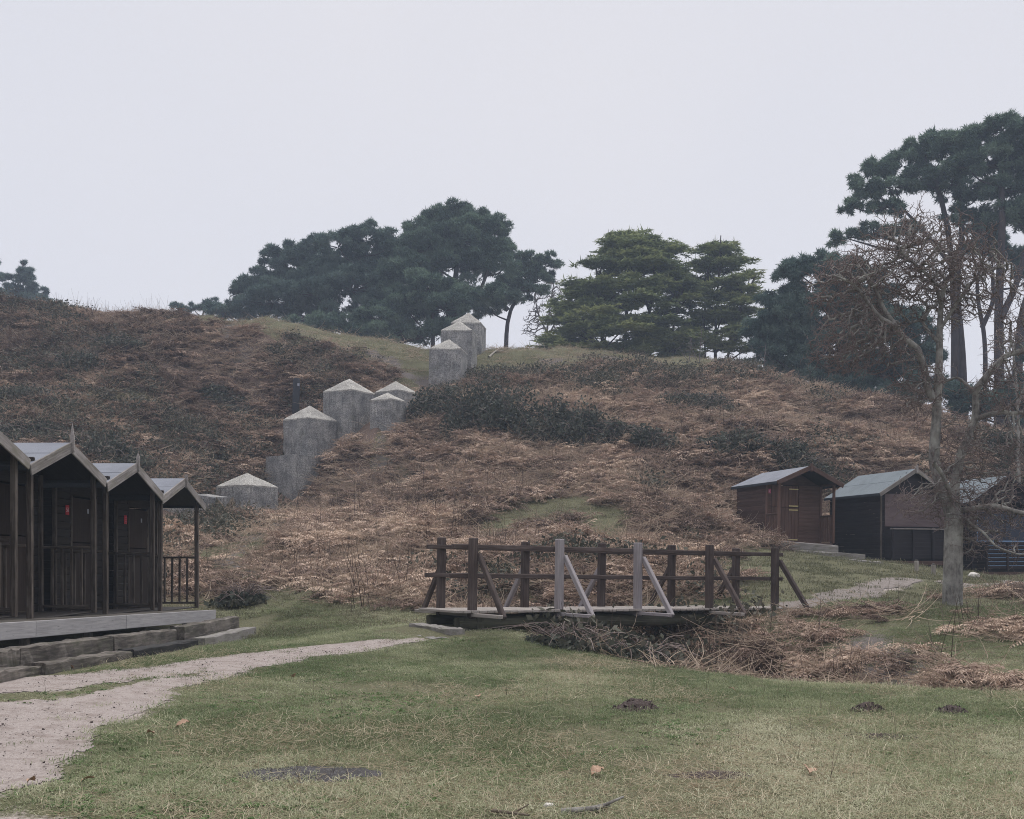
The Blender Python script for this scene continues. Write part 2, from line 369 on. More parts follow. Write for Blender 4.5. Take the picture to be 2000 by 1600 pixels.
# ------------------------------------------------------------------ materials
class NB:
    def __init__(s, name, rough=0.85, spec=0.2):
        s.m = bpy.data.materials.new(name); s.m.use_nodes = True; s.t = s.m.node_tree; s.n = s.t.nodes
        s.b = s.n['Principled BSDF']; s.b.inputs['Roughness'].default_value = rough; s.b.inputs['Specular IOR Level'].default_value = spec
        s.tc = s.n.new('ShaderNodeTexCoord')
    def l(s, a, b): s.t.links.new(a, b)
    def vec(s, src='Object', scale=(1, 1, 1), rand=0.0):
        mp = s.n.new('ShaderNodeMapping'); mp.inputs['Scale'].default_value = scale
        if rand:
            oi = s.n.new('ShaderNodeObjectInfo'); mu = s.n.new('ShaderNodeVectorMath'); mu.operation = 'ADD'
            sc = s.n.new('ShaderNodeMath'); sc.operation = 'MULTIPLY'; sc.inputs[1].default_value = rand
            s.l(oi.outputs['Random'], sc.inputs[0]); s.l(s.tc.outputs[src], mu.inputs[0]); s.l(sc.outputs[0], mu.inputs[1])
            s.l(mu.outputs[0], mp.inputs[0])
        else: s.l(s.tc.outputs[src], mp.inputs[0])
        return mp.outputs[0]
    def noise(s, vec, scale, detail=4, rough=0.6, dist=0.0):
        q = s.n.new('ShaderNodeTexNoise'); q.inputs['Scale'].default_value = scale; q.inputs['Detail'].default_value = detail
        q.inputs['Roughness'].default_value = rough; q.inputs['Distortion'].default_value = dist
        s.l(vec, q.inputs['Vector']); return q.outputs[0]
    def ramp(s, fac, stops):
        q = s.n.new('ShaderNodeValToRGB'); e = q.color_ramp.elements
        while len(e) < len(stops): e.new(0.5)
        for i, (p, c) in enumerate(stops):
            e[i].position = p; e[i].color = (*c, 1) if len(c) == 3 else c
        s.l(fac, q.inputs[0]); return q.outputs[0]
    def f(s, fac, a, b):
        "map fac from a..b to 0..1"
        q = s.n.new('ShaderNodeMapRange'); q.inputs[1].default_value = a; q.inputs[2].default_value = b; s.l(fac, q.inputs[0]); return q.outputs[0]
    def mix(s, fac, a, b, mode='MIX'):
        q = s.n.new('ShaderNodeMix'); q.data_type = 'RGBA'; q.blend_type = mode
        if isinstance(fac, float): q.inputs[0].default_value = fac
        else: s.l(fac, q.inputs[0])
        for i, v in ((6, a), (7, b)):
            if isinstance(v, tuple): q.inputs[i].default_value = (*v, 1)
            else: s.l(v, q.inputs[i])
        return q.outputs[2]
    def math(s, op, a, b):
        q = s.n.new('ShaderNodeMath'); q.operation = op
        for i, v in enumerate((a, b)):
            if isinstance(v, (int, float)): q.inputs[i].default_value = v
            else: s.l(v, q.inputs[i])
        return q.outputs[0]
    def attr(s, name, kind='GEOMETRY'):
        q = s.n.new('ShaderNodeAttribute'); q.attribute_name = name; q.attribute_type = kind; return q.outputs['Fac']
    def rand(s):
        return s.n.new('ShaderNodeObjectInfo').outputs['Random']
    def scale(s, col, fac):
        q = s.n.new('ShaderNodeVectorMath'); q.operation = 'SCALE'; s.l(col, q.inputs[0])
        if isinstance(fac, float): q.inputs[3].default_value = fac
        else: s.l(fac, q.inputs[3])
        return q.outputs[0]
    def bump(s, h, strength=0.3, dist=0.01):
        q = s.n.new('ShaderNodeBump'); q.inputs['Strength'].default_value = strength; q.inputs['Distance'].default_value = dist
        s.l(h, q.inputs['Height']); s.l(q.outputs[0], s.b.inputs['Normal'])
    def done(s, col):
        s.l(col, s.b.inputs['Base Color']); return s.m

def wood(name, c0, c1, c2, wear=0.5, algae=None, rough=0.85, grain=26, var=0.35, spec=0.2):
    "sawn timber: grain along local x, per-board tone, weathered patches"
    b = NB(name, rough, spec)
    v = b.vec('Object', (1.3, grain, grain), 11.0); g = b.noise(v, 1.6, 6, 0.65, 0.6)
    col = b.ramp(g, [(0.25, c0), (0.5, c1), (0.78, c2)])
    v2 = b.vec('Object', (1, 2, 2), 23.0); p = b.noise(v2, 1.8, 4, 0.6)
    col = b.mix(b.math('MULTIPLY', b.f(p, 0.45, 0.75), wear), col, c2)
    if algae: 
        q = b.noise(b.vec('Object', (1, 3, 3), 41.0), 2.6, 5, 0.65)
        col = b.mix(b.math('MULTIPLY', b.f(q, 0.5, 0.7), 0.75), col, algae)
    k = b.math('ADD', b.math('MULTIPLY', b.rand(), var), 1.0 - var / 2)
    # knots and end-grain cracks
    n3 = b.noise(b.vec('Object', (2, 14, 14), 5.0), 2.2, 2, 0.5)
    col = b.mix(b.math('MULTIPLY', b.f(n3, 0.68, 0.78), 0.6), col, tuple(x * 0.45 for x in c0))
    b.bump(g, 0.35, 0.006)
    return b.done(b.scale(col, k))

M = {}
M['dark'] = wood('dark_stained_wood', (.009, .007, .007), (.016, .012, .011), (.036, .029, .026), 0.45, rough=0.7, spec=0.3)
M['door'] = wood('dark_door_wood', (.018, .012, .010), (.030, .020, .016), (.046, .034, .028), 0.4)
M['postwood'] = wood('weathered_post_wood', (.026, .020, .017), (.055, .043, .036), (.17, .145, .125), 0.7)
M['barge'] = wood('grey_barge_board', (.10, .088, .082), (.21, .19, .18), (.36, .335, .325), 0.6, algae=(.15, .14, .10))
M['fascia'] = wood('bleached_grey_board', (.20, .19, .195), (.30, .29, .295), (.40, .385, .39), 0.4, var=0.15)
M['sleeper'] = wood('old_sleeper_wood', (.018, .016, .016), (.075, .065, .058), (.24, .215, .19), 0.6, algae=(.060, .062, .040), rough=0.95, grain=16)
M['sleeperdark'] = wood('black_wet_sleeper', (.010, .010, .011), (.026, .025, .026), (.075, .07, .066), 0.4, grain=16)
M['sleeperpale'] = wood('pale_sleeper_wood', (.10, .09, .085), (.21, .195, .185), (.33, .31, .295), 0.6, algae=(.14, .14, .10), grain=16)
M['brown'] = wood('brown_stained_wood', (.046, .028, .024), (.082, .050, .042), (.125, .082, .070), 0.35, var=0.25)
M['brownlite'] = wood('red_brown_door_wood', (.070, .040, .032), (.120, .070, .055), (.165, .105, .084), 0.3, var=0.22)
M['black'] = wood('black_brown_boards', (.011, .009, .011), (.019, .015, .018), (.036, .029, .032), 0.4, rough=0.65, var=0.3)
M['ply'] = wood('purple_brown_plywood', (.085, .062, .064), (.118, .088, .090), (.16, .125, .125), 0.5, grain=9, var=0.05)
M['bridge'] = wood('dark_bridge_wood', (.032, .023, .021), (.066, .049, .045), (.135, .108, .10), 0.55, var=0.4)
M['bridgepale'] = wood('pale_new_bridge_wood', (.17, .15, .155), (.28, .255, .265), (.38, .355, .365), 0.4, var=0.12)
M['deck'] = wood('worn_deck_wood', (.19, .165, .15), (.30, .27, .25), (.40, .37, .345), 0.5, var=0.2)
M['beam'] = wood('wet_log_beam', (.022, .022, .016), (.050, .048, .035), (.11, .105, .08), 0.6, algae=(.05, .06, .03))
M['finial'] = wood('pale_finial_wood', (.14, .125, .12), (.24, .22, .21), (.36, .335, .325), 0.5)
M['stake'] = wood('pale_stake_wood', (.16, .14, .125), (.27, .245, .22), (.37, .345, .31), 0.5)
def felt(name, c0, c1):
    b = NB(name, 0.95, 0.12); v = b.vec('Object', (1, 1, 1), 7.0)
    n1 = b.noise(v, 160, 2, 0.7); n2 = b.noise(v, 1.8, 5, 0.6)
    col = b.ramp(n1, [(0.3, c0), (0.7, c1)])
    col = b.mix(b.math('MULTIPLY', b.f(n2, 0.45, 0.75), 0.45), col, tuple(x * 0.62 for x in c0))
    b.bump(n1, 0.4, 0.004); return b.done(col)
M['felt'] = felt('grey_roof_felt', (.155, .165, .195), (.25, .262, .295))
M['feltgreen'] = felt('green_grey_roof_felt', (.120, .142, .160), (.195, .222, .240))
M['feltedge'] = felt('dark_felt_edge', (.030, .034, .040), (.055, .06, .07))
def flat(name, c, rough=0.6, metal=0.0, spec=0.4, nz=0.2):
    b = NB(name, rough, spec); b.b.inputs['Metallic'].default_value = metal
    n = b.noise(b.vec(), 14, 4, 0.6)
    return b.done(b.ramp(n, [(0.3, tuple(x * (1 - nz) for x in c)), (0.7, tuple(min(1, x * (1 + nz)) for x in c))]))
M['red'] = flat('red_sign', (.42, .022, .035))
M['pink'] = flat('faded_pink_sign', (.48, .09, .16))
M['white'] = flat('off_white_print', (.62, .52, .54), 0.7)
M['plate'] = flat('number_plate', (.30, .31, .36), 0.5)
M['brass'] = flat('pale_brass_hinge', (.52, .43, .20), 0.45, 0.3)
M['bluep'] = flat('light_blue_paint', (.17, .29, .46), 0.6)
M['tar'] = flat('black_tarred_post', (.030, .032, .040), 0.75)
gb = NB('dark_window_glass', 0.12, 0.22); gb.b.inputs['Base Color'].default_value = (.02, .026, .045, 1); M['glass'] = gb.m

def concrete(name, c0, c1, c2, pebble):
    b = NB(name, 0.95, 0.12); v = b.vec('Object', (1, 1, 1), 31.0)
    n1 = b.noise(v, 2.3, 5, 0.62); n2 = b.noise(v, 26, 3, 0.7)
    st = b.noise(b.vec('Object', (7, 7, 0.7), 17.0), 1.5, 4, 0.6)           # vertical run-off stains
    col = b.ramp(n1, [(0.28, c0), (0.5, c1), (0.75, c2)])
    col = b.mix(b.math('MULTIPLY', b.f(st, 0.52, 0.72), 0.55), col, tuple(x * 0.48 for x in c0))
    sp = b.ramp(n2, [(0.36, (0.5, 0.48, 0.48)), (0.5, (1, 1, 1)), (0.66, (1.0 + pebble,) * 3)])
    col = b.mix(1.0, col, sp, 'MULTIPLY')
    ln = b.noise(b.vec('Object', (1.2, 1.2, 9), 3.0), 1.7, 2, 0.5)           # lifts of the pour
    col = b.mix(b.math('MULTIPLY', b.f(ln, 0.60, 0.70), 0.35), col, tuple(x * 0.6 for x in c0))
    al = b.noise(v, 1.4, 5, 0.7); col = b.mix(b.math('MULTIPLY', b.f(al, 0.58, 0.75), 0.5), col, (.12, .125, .085))
    b.bump(b.math('ADD', n2, n1), 0.5, 0.02); return b.done(col)
M['conc'] = concrete('old_concrete', (.125, .126, .132), (.235, .232, .230), (.36, .35, .335), 0.55)
M['conccap'] = concrete('pebbly_concrete_cap', (.25, .24, .225), (.33, .32, .30), (.42, .405, .375), 0.6)

def bark(name, c0, c1, c2, scale=5.0, z=0.35):
    b = NB(name, 0.95, 0.1); n1 = b.noise(b.vec('Object', (1, 1, z)), scale * 2.4, 6, 0.7); n2 = b.noise(b.vec(), scale * 0.5, 4, 0.6)
    col = b.mix(b.f(n2, 0.42, 0.68), b.ramp(n1, [(0.3, c0), (0.62, c1)]), c2)
    b.bump(n1, 0.8, 0.03); return b.done(col)
M['oakbark'] = bark('grey_oak_bark', (.075, .068, .062), (.25, .235, .22), (.36, .355, .32), 7)
M['twig'] = bark('red_brown_twigs', (.10, .078, .072), (.19, .15, .14), (.25, .205, .19), 3)
M['pinebark'] = bark('dark_pine_bark', (.035, .028, .028), (.075, .060, .058), (.055, .046, .048), 1.5)
M['greytwig'] = bark('grey_winter_twigs', (.10, .085, .085), (.17, .15, .15), (.22, .20, .195), 3)
M['stumpw'] = bark('rotten_stump_wood', (.035, .028, .022), (.11, .085, .065), (.22, .19, .15), 7)

def leafmat(name, dark, mid, lite, attr='GEOMETRY', trans=0.15, rough=0.75, nscale=0.5):
    b = NB(name, rough, 0.15)
    t = b.attr('tint', attr); n = b.noise(b.vec('Object'), nscale, 3, 0.6)
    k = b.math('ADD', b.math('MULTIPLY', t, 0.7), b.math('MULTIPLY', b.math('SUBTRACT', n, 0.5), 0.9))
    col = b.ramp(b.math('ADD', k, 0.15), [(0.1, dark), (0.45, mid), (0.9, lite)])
    b.l(col, b.b.inputs['Base Color'])
    if trans:
        tr = b.n.new('ShaderNodeBsdfTranslucent'); b.l(col, tr.inputs[0])
        ms = b.n.new('ShaderNodeMixShader'); ms.inputs[0].default_value = trans
        out = b.n['Material Output']; b.l(b.b.outputs[0], ms.inputs[1]); b.l(tr.outputs[0], ms.inputs[2]); b.l(ms.outputs[0], out.inputs[0])
    return b.m
M['pine'] = leafmat('pine_needles', (0.036, 0.060, 0.050), (0.088, 0.138, 0.104), (0.175, 0.245, 0.170))
M['pinedark'] = leafmat('dark_pine_needles', (0.030, 0.054, 0.050), (0.074, 0.120, 0.104), (0.145, 0.205, 0.165))
M['cedar'] = leafmat('yellow_green_cypress', (0.058, 0.080, 0.046), (0.165, 0.205, 0.090), (0.330, 0.360, 0.150))
M['bramble'] = leafmat('bramble_leaves', (0.034, 0.042, 0.034), (0.072, 0.080, 0.064), (0.150, 0.135, 0.112))
M['fern'] = leafmat('dead_bracken', (0.105, 0.074, 0.062), (0.350, 0.252, 0.200), (0.640, 0.500, 0.395), 'INSTANCER', 0.2, nscale=1.2)
M['fernlit'] = leafmat('dead_bracken_litter', (0.220, 0.170, 0.140), (0.430, 0.345, 0.275), (0.660, 0.550, 0.440), 'INSTANCER', 0.2, nscale=1.2)
M['ground_bramble'] = leafmat('ground_bramble_leaves', (0.042, 0.046, 0.036), (0.090, 0.092, 0.070), (0.190, 0.155, 0.125), 'INSTANCER', 0.15)
M['grass'] = leafmat('winter_grass', (0.122, 0.155, 0.076), (0.285, 0.310, 0.180), (0.550, 0.530, 0.385), 'INSTANCER', 0.3, nscale=6.0)
M['turf'] = leafmat('hill_turf', (0.105, 0.112, 0.064), (0.200, 0.192, 0.125), (0.390, 0.335, 0.245), 'INSTANCER', 0.25, nscale=2.0)
M['straw'] = leafmat('dry_grass_stems', (.32, .25, .17), (.52, .45, .33), (.70, .63, .49), 'INSTANCER', 0.2)
M['weed'] = leafmat('small_green_weeds', (0.065, 0.111, 0.039), (0.111, 0.176, 0.065), (0.169, 0.234, 0.098), 'INSTANCER', 0.2)
M['deadstem'] = leafmat('dead_dark_stems', (.05, .038, .032), (.095, .07, .058), (.19, .15, .12), 'INSTANCER', 0.0)
M['leaf'] = flat('fallen_leaf', (.34, .22, .15), 0.7)
M['soil'] = None

def groundmat():
    b = NB('ground', 0.97, 0.1)
    v = b.vec('Object'); fine = b.noise(v, 34, 4, 0.75); mid = b.noise(v, 4.5, 5, 0.7); big = b.noise(v, 0.6, 4, 0.6)
    turf = b.ramp(fine, [(0.25, (.045, .045, .028)), (0.5, (.115, .115, .066)), (0.75, (.24, .22, .15))])
    turf = b.mix(b.math('MULTIPLY', b.f(mid, 0.5, 0.75), 0.6), turf, (.10, .082, .062))
    fern = b.ramp(fine, [(0.25, (.055, .040, .036)), (0.5, (.14, .10, .082)), (0.75, (.28, .205, .165))])
    fern = b.mix(b.math('MULTIPLY', b.f(mid, 0.5, 0.7), 0.6), fern, (.065, .052, .045))
    soil = b.ramp(fine, [(0.25, (.060, .050, .047)), (0.5, (.135, .116, .110)), (0.8, (.25, .225, .21))])
    sand = b.ramp(fine, [(0.2, (.24, .20, .18)), (0.5, (.37, .32, .295)), (0.8, (.46, .41, .385))])
    wob = b.math('MULTIPLY', b.math('SUBTRACT', b.math('ADD', mid, b.math('MULTIPLY', fine, 0.6)), 0.8), 1.2)
    def m(an): return b.f(b.math('ADD', b.attr(an), wob), 0.35, 0.65)
    col = b.mix(m('m_fern'), turf, fern); col = b.mix(m('m_soil'), col, soil); col = b.mix(m('m_sand'), col, sand)
    b.bump(b.math('ADD', fine, mid), 0.7, 0.03)
    return b.done(col)
M['ground'] = groundmat()
def pathmat(name, a, c, d, stain):
    b = NB(name, 0.97, 0.1); v = b.vec('Object'); fine = b.noise(v, 45, 4, 0.75); mid = b.noise(v, 5, 5, 0.7); cl = b.noise(v, 16, 5, 0.8)
    col = b.ramp(fine, [(0.2, a), (0.5, c), (0.8, d)])
    col = b.mix(b.math('MULTIPLY', b.f(mid, 0.46, 0.66), 0.8), col, stain)
    col = b.mix(b.math('MULTIPLY', b.f(cl, 0.58, 0.68), 0.7), col, tuple(x * 0.35 for x in stain))
    b.bump(b.math('ADD', fine, cl), 0.8, 0.03); return b.done(col)
M['sand'] = pathmat('pale_sandy_soil', (.26, .22, .205), (.38, .33, .31), (.47, .425, .40), (.25, .205, .185))
M['trailsand'] = pathmat('trodden_grey_sand', (.15, .13, .12), (.27, .235, .22), (.37, .33, .31), (.16, .14, .115))
M['earth'] = pathmat('dark_mole_earth', (.045, .034, .032), (.095, .074, .070), (.16, .13, .12), (.07, .055, .05))
M['ash'] = pathmat('burnt_ash', (.035, .033, .034), (.085, .080, .082), (.26, .25, .25), (.060, .056, .056))
M['stone'] = flat('pale_stone', (.55, .52, .49), 0.9, 0, 0.1)
# ------------------------------------------------------------------ ground sheet
def build_ground():
    ys = [-60, -40, -25, -15, -9]; y = -6.0
    while y < 420:
        ys.append(y)
        y += 0.35 if y < 4 else 0.115 if y < 22 else 0.115 + (y - 22) * 0.009 if y < 60 else 0.46 + (y - 60) * 0.12
    ys = np.array(ys)
    u = np.linspace(-0.62, 0.62, 330)
    ext = np.array([0.65, 0.69, 0.75, 0.84, 0.97, 1.15, 1.45, 1.9, 2.5, 3.2])
    u = np.concatenate([-ext[::-1], u, ext])
    wy = np.clip(ys, 0, None) + 9
    X = u[None, :] * wy[:, None]; Y = np.repeat(ys[:, None], len(u), 1)
    Z = height(X, Y)
    sand = np.clip(SAND(X, Y) + 0.85 * RPATH(X, Y), 0, 1); tr = TRAIL(X, Y)
    soil = np.clip(0.6 * tr + soft(X, Y, _scar, 2) * 0.9 + 0.8 * sstep(0.25, 0.5, fbm(X + 77, Y, 2.2, 3)) * (Y > 23) * (1 - GREENP(X, Y)), 0, 1)
    fern = FERN(X, Y)
    r, c = X.shape; i = np.arange(r * c).reshape(r, c)
    Fc = np.stack([i[:-1, :-1], i[:-1, 1:], i[1:, 1:], i[1:, :-1]], -1).reshape(-1, 4)
    m = np_mesh('ground', np.stack([X, Y, Z], -1), Fc, M['ground'], True, dict(m_sand=sand.ravel(), m_soil=soil.ravel(), m_fern=fern.ravel()))
    o = link('ground', m); tag(o, 'grassy ground rising into a bracken covered slope', 'ground', kind='structure')
build_ground()
def path_sheet(name, label, mask, x0, x1, y0, y1, st, lift, mat, thr=0.5):
    xs = np.arange(x0, x1, st); ys = np.arange(y0, y1, st)
    X, Y = np.meshgrid(xs, ys); mk = mask(X, Y) + 0.30 * fbm(X, Y, 0.35, 3) + 0.25 * fbm(X + 3, Y, 1.4, 2)
    Z = height(X, Y) + lift
    cell = (mk[:-1, :-1] + mk[1:, :-1] + mk[:-1, 1:] + mk[1:, 1:]) / 4 > thr
    r, c = X.shape; i = np.arange(r * c).reshape(r, c)
    Fc = np.stack([i[:-1, :-1], i[:-1, 1:], i[1:, 1:], i[1:, :-1]], -1)[cell]
    used, inv = np.unique(Fc, return_inverse=True)
    V = np.stack([X, Y, Z], -1).reshape(-1, 3)[used]
    V[:, :2] += rng.normal(0, st * 0.12, (len(V), 2))
    o = link(name, np_mesh(name, V, inv.reshape(-1, 4), mat, True)); tag(o, label, 'path', kind='structure')
path_sheet('sandy_path', 'pale sandy footpath leading past the left huts to the footbridge', SAND, -9, -1, 5, 17.5, 0.05, 0.006, M['sand'], 0.44)
path_sheet('sandy_path', 'sandy path climbing from the far end of the footbridge', RPATH, 4.5, 15, 20, 29, 0.06, 0.014, M['trailsand'], 0.66)

# ------------------------------------------------------------------ beach huts on the left
def tri_prism(half, z0, z1, y0, y1, mat, name='gable_panel'):
    V = [(-half, y0, z0), (half, y0, z0), (0, y0, z1), (-half, y1, z0), (half, y1, z0), (0, y1, z1)]
    m = bpy.data.meshes.new(name); m.from_pydata(V, [], [(0, 1, 2), (5, 4, 3), (0, 3, 4, 1), (1, 4, 5, 2), (2, 5, 3, 0)]); m.materials.append(mat); return m
def spike(h, w, mat):
    z = [-.13, -.10, .10, .13, h]; r = [w * .35, w, w, w * .8, .004]
    V = []; Fc = []
    for k in range(5):
        for a, b in ((-1, -1), (1, -1), (1, 1), (-1, 1)): V.append((a * r[k] / 2 * .7, b * r[k] / 2, z[k]))
    for k in range(4):
        for i in range(4): Fc.append((k * 4 + i, k * 4 + (i + 1) % 4, k * 4 + 4 + (i + 1) % 4, k * 4 + 4 + i))
    Fc += [(3, 2, 1, 0), (16, 17, 18, 19)]
    m = bpy.data.meshes.new('finial'); m.from_pydata(V, [], Fc); m.materials.append(mat); return m
def letters(T, text, size, M4, parent, mat):
    cu = bpy.data.curves.new('t', 'FONT'); cu.body = text; cu.size = size; cu.extrude = 0.0008; cu.align_x = 'CENTER'; cu.align_y = 'CENTER'
    ob = bpy.data.objects.new('t', cu); COL.objects.link(ob)
    me = bpy.data.meshes.new_from_object(ob.evaluated_get(bpy.context.evaluated_depsgraph_get()))
    bpy.data.objects.remove(ob); me.materials.clear(); me.materials.append(mat)
    return T.put('lettering', me, M4, parent)
FRONT = Matrix(((1, 0, 0, 0), (0, 0, -1, 0), (0, 1, 0, 0), (0, 0, 0, 1)))       # text plane turned to face local -y
def shiplap(T, p0, p1, z0, z1, h, out, mat, parent=None):
    "horizontal boards from p0 to p1 (xy), each lapped over the one below"
    n = max(1, int(round((z1 - z0) / h))); hh = (z1 - z0) / n
    for k in range(n):
        z = z0 + (k + .5) * hh
        o = Vector((out[0], out[1], 0)) * 0.004 * random.random()
        T.beam('board', Vector((*p0, z)) + o, Vector((*p1, z)) + o, 0.020, hh * .955, mat, up=(out[0] * 0.17, out[1] * 0.17, 1), parent=parent, ch=0.004, jit=0.003)

def roof(T, half, ridge, eave, y0, y1, mat, strips=2, edge=None):
    sl = math.hypot(half, ridge - eave)
    for s in (-1, 1):
        dirn = Vector((s * half, 0, eave - ridge)) / sl; nrm = Vector((s * (ridge - eave), 0, half)).normalized()
        base = T.beam('roof_slope', Vector((s * .004, (y0 + y1) / 2, ridge)) - nrm * .014, Vector((s * .004, (y0 + y1) / 2, ridge)) + dirn * sl - nrm * .014, y1 - y0, 0.022, M['dark'], up=nrm)
        w = sl / strips
        for k in range(strips):                          # felt laid in courses, lower ones first
            a = k * w - (0.0 if k == 0 else 0.06); b = (k + 1) * w + (0.012 if k == strips - 1 else 0)
            c = Vector((0, (y0 + y1) / 2, ridge)) + nrm * (0.006 + 0.005 * (strips - k))
            T.beam('felt_strip', c + dirn * a, c + dirn * b, y1 - y0 + .01, 0.005, mat, up=nrm, parent=base, ch=0.002)
        if edge:
            e = Vector((0, 0, ridge)) + dirn * (sl + .012)
            T.beam('felt_edge', e + Vector((0, y0, -.03)), e + Vector((0, y1, -.03)), 0.012, 0.07, edge, parent=base, ch=0.002)
ROW = math.atan2(1, 0.024)
def deck_z(Y): return 0.72 - 0.024 * (Y - 14)
def row_x(Y): return -6.45 + 0.024 * (Y - 14)
def left_hut(Yc, label, sign, fin):
    T = Thing('beach_hut', label, 'beach hut', (row_x(Yc), Yc, deck_z(Yc)), ROW, 'beach huts on the raised deck', tilt=(0, R(random.uniform(-.4, .4))))
    pd, bd, H, hw = 0.85, 2.2, 2.10, 1.03
    for s in (-1, 1):
        T.beam('post', (s * hw, 0, 0.0), (s * hw, 0, H + .02), .07, .07, M['postwood'], up=(0, 1, 0), jit=0.004)
        T.beam('wall_post', (s * (hw - .01), pd - .04, 0), (s * (hw - .01), pd - .04, H), .06, .06, M['postwood'], up=(0, 1, 0), jit=.003)
        T.beam('plate_beam', (s * hw, -.06, H + .045), (s * hw, pd + bd, H + .045), .06, .08, M['dark'])
        # side rail of the porch
        T.beam('rail', (s * hw, .04, 1.0), (s * hw, pd - .05, 1.0), .075, .04, M['postwood'], jit=.003)
        T.beam('rail', (s * hw, .04, .10), (s * hw, pd - .05, .10), .05, .04, M['postwood'], jit=.003)
        for k in range(4):
            y = .04 + (k + 1) * (pd - .1) / 5
            T.beam('baluster', (s * hw, y, .12), (s * hw, y, .98), .035, .04, M['postwood'], up=(0, 1, 0), jit=.006)
        shiplap(T, (s * hw, pd), (s * hw, pd + bd), 0, H, .125, (s, 0), M['dark'])
    x0, x1 = -.33, .60
    shiplap(T, (-hw + .02, pd), (x0 - .05, pd), 0.02, H, .125, (0, -1), M['dark'])
    shiplap(T, (x1 + .05, pd), (hw - .02, pd), 0.02, H, .125, (0, -1), M['dark'])
    shiplap(T, (x0 - .05, pd), (x1 + .05, pd), 1.93, H, .125, (0, -1), M['dark'])
    shiplap(T, (-hw, pd + bd), (hw, pd + bd), 0, H, .125, (0, 1), M['dark'])
    for x in (x0 - .025, x1 + .025): T.beam('door_frame', (x, pd - .012, 0), (x, pd - .012, 1.93), .05, .03, M['postwood'], up=(0, 1, 0))
    d = T.beam('door', ((x0 + x1) / 2, pd - .005, 1.17), ((x0 + x1) / 2, pd - .005, 1.90), x1 - x0 - .02, .025, M['door'], up=(0, 1, 0))
    T.beam('door', ((x0 + x1) / 2, pd - .005, .03), ((x0 + x1) / 2, pd - .005, 1.155), x1 - x0 - .02, .025, M['door'], up=(0, 1, 0))
    T.beam('number_plate', (.27, pd - .024, 1.66), (.27, pd - .024, 1.74), .06, .008, M['plate'], up=(0, 1, 0), parent=d)
    if sign:
        s = T.beam('warning_sign', (-.53, pd - .024, 1.60), (-.53, pd - .024, 1.76), .13, .006, M['red'], up=(0, 1, 0), label='small red sign with faint pale lettering')
        if sign == 'number': letters(T, '51', .10, Matrix.Translation((-.53, pd - .030, 1.68)) @ FRONT, s, M['white'])
        else:
            for k in range(3): T.beam('lettering', (-.575, pd - .0285, 1.65 + .035 * k), (-.485, pd - .0285, 1.65 + .035 * k), .003, .008, M['pink'], parent=s, ch=.001)
    T.put('gable_panel', tri_prism(hw, H, 2.42, pd - .01, pd + .02, M['dark']))
    T.put('gable_panel', tri_prism(hw, H, 2.42, pd + bd - .02, pd + bd + .01, M['dark']))
    roof(T, 1.21, 2.47, 2.06, -.09, pd + bd + .08, M['felt'], 2, M['feltedge'])
    sl = Vector((1.23, 0, -.417)); 
    for s in (-1, 1):
        n = Vector((s * .417, 0, 1.23)).normalized()
        a = Vector((s * .012, -.108, 2.475)) - n * .058; b = Vector((s * 1.25, -.108, 2.475 - .424)) - n * .058
        T.beam('barge_board', a, b, .024, .15, M['barge'], up=n, jit=.003)
    T.put('finial', spike(.30 if fin == 'tall' else .20 if fin == 'mid' else .10, .055, M['finial']), Matrix.Translation((0, -.128, 2.47 if fin != 'short' else 2.43)))
    # floor inside
    T.beam('floor', (-hw, (pd + bd) / 2, .012), (hw, (pd + bd) / 2, .012), pd + bd, .02, M['dark'])
left_hut(12.9, 'dark wooden hut cut off by the left edge of the picture', None, 'mid')
left_hut(15.4, 'dark wooden hut with the tallest spike finial, nearest one shown whole', 'lines', 'tall')
left_hut(17.9, 'dark wooden hut in the middle of the left row, medium spike finial', 'number', 'mid')
left_hut(20.35, 'dark wooden hut at the far end of the left row, hillside showing through its porch', 'lines', 'short')

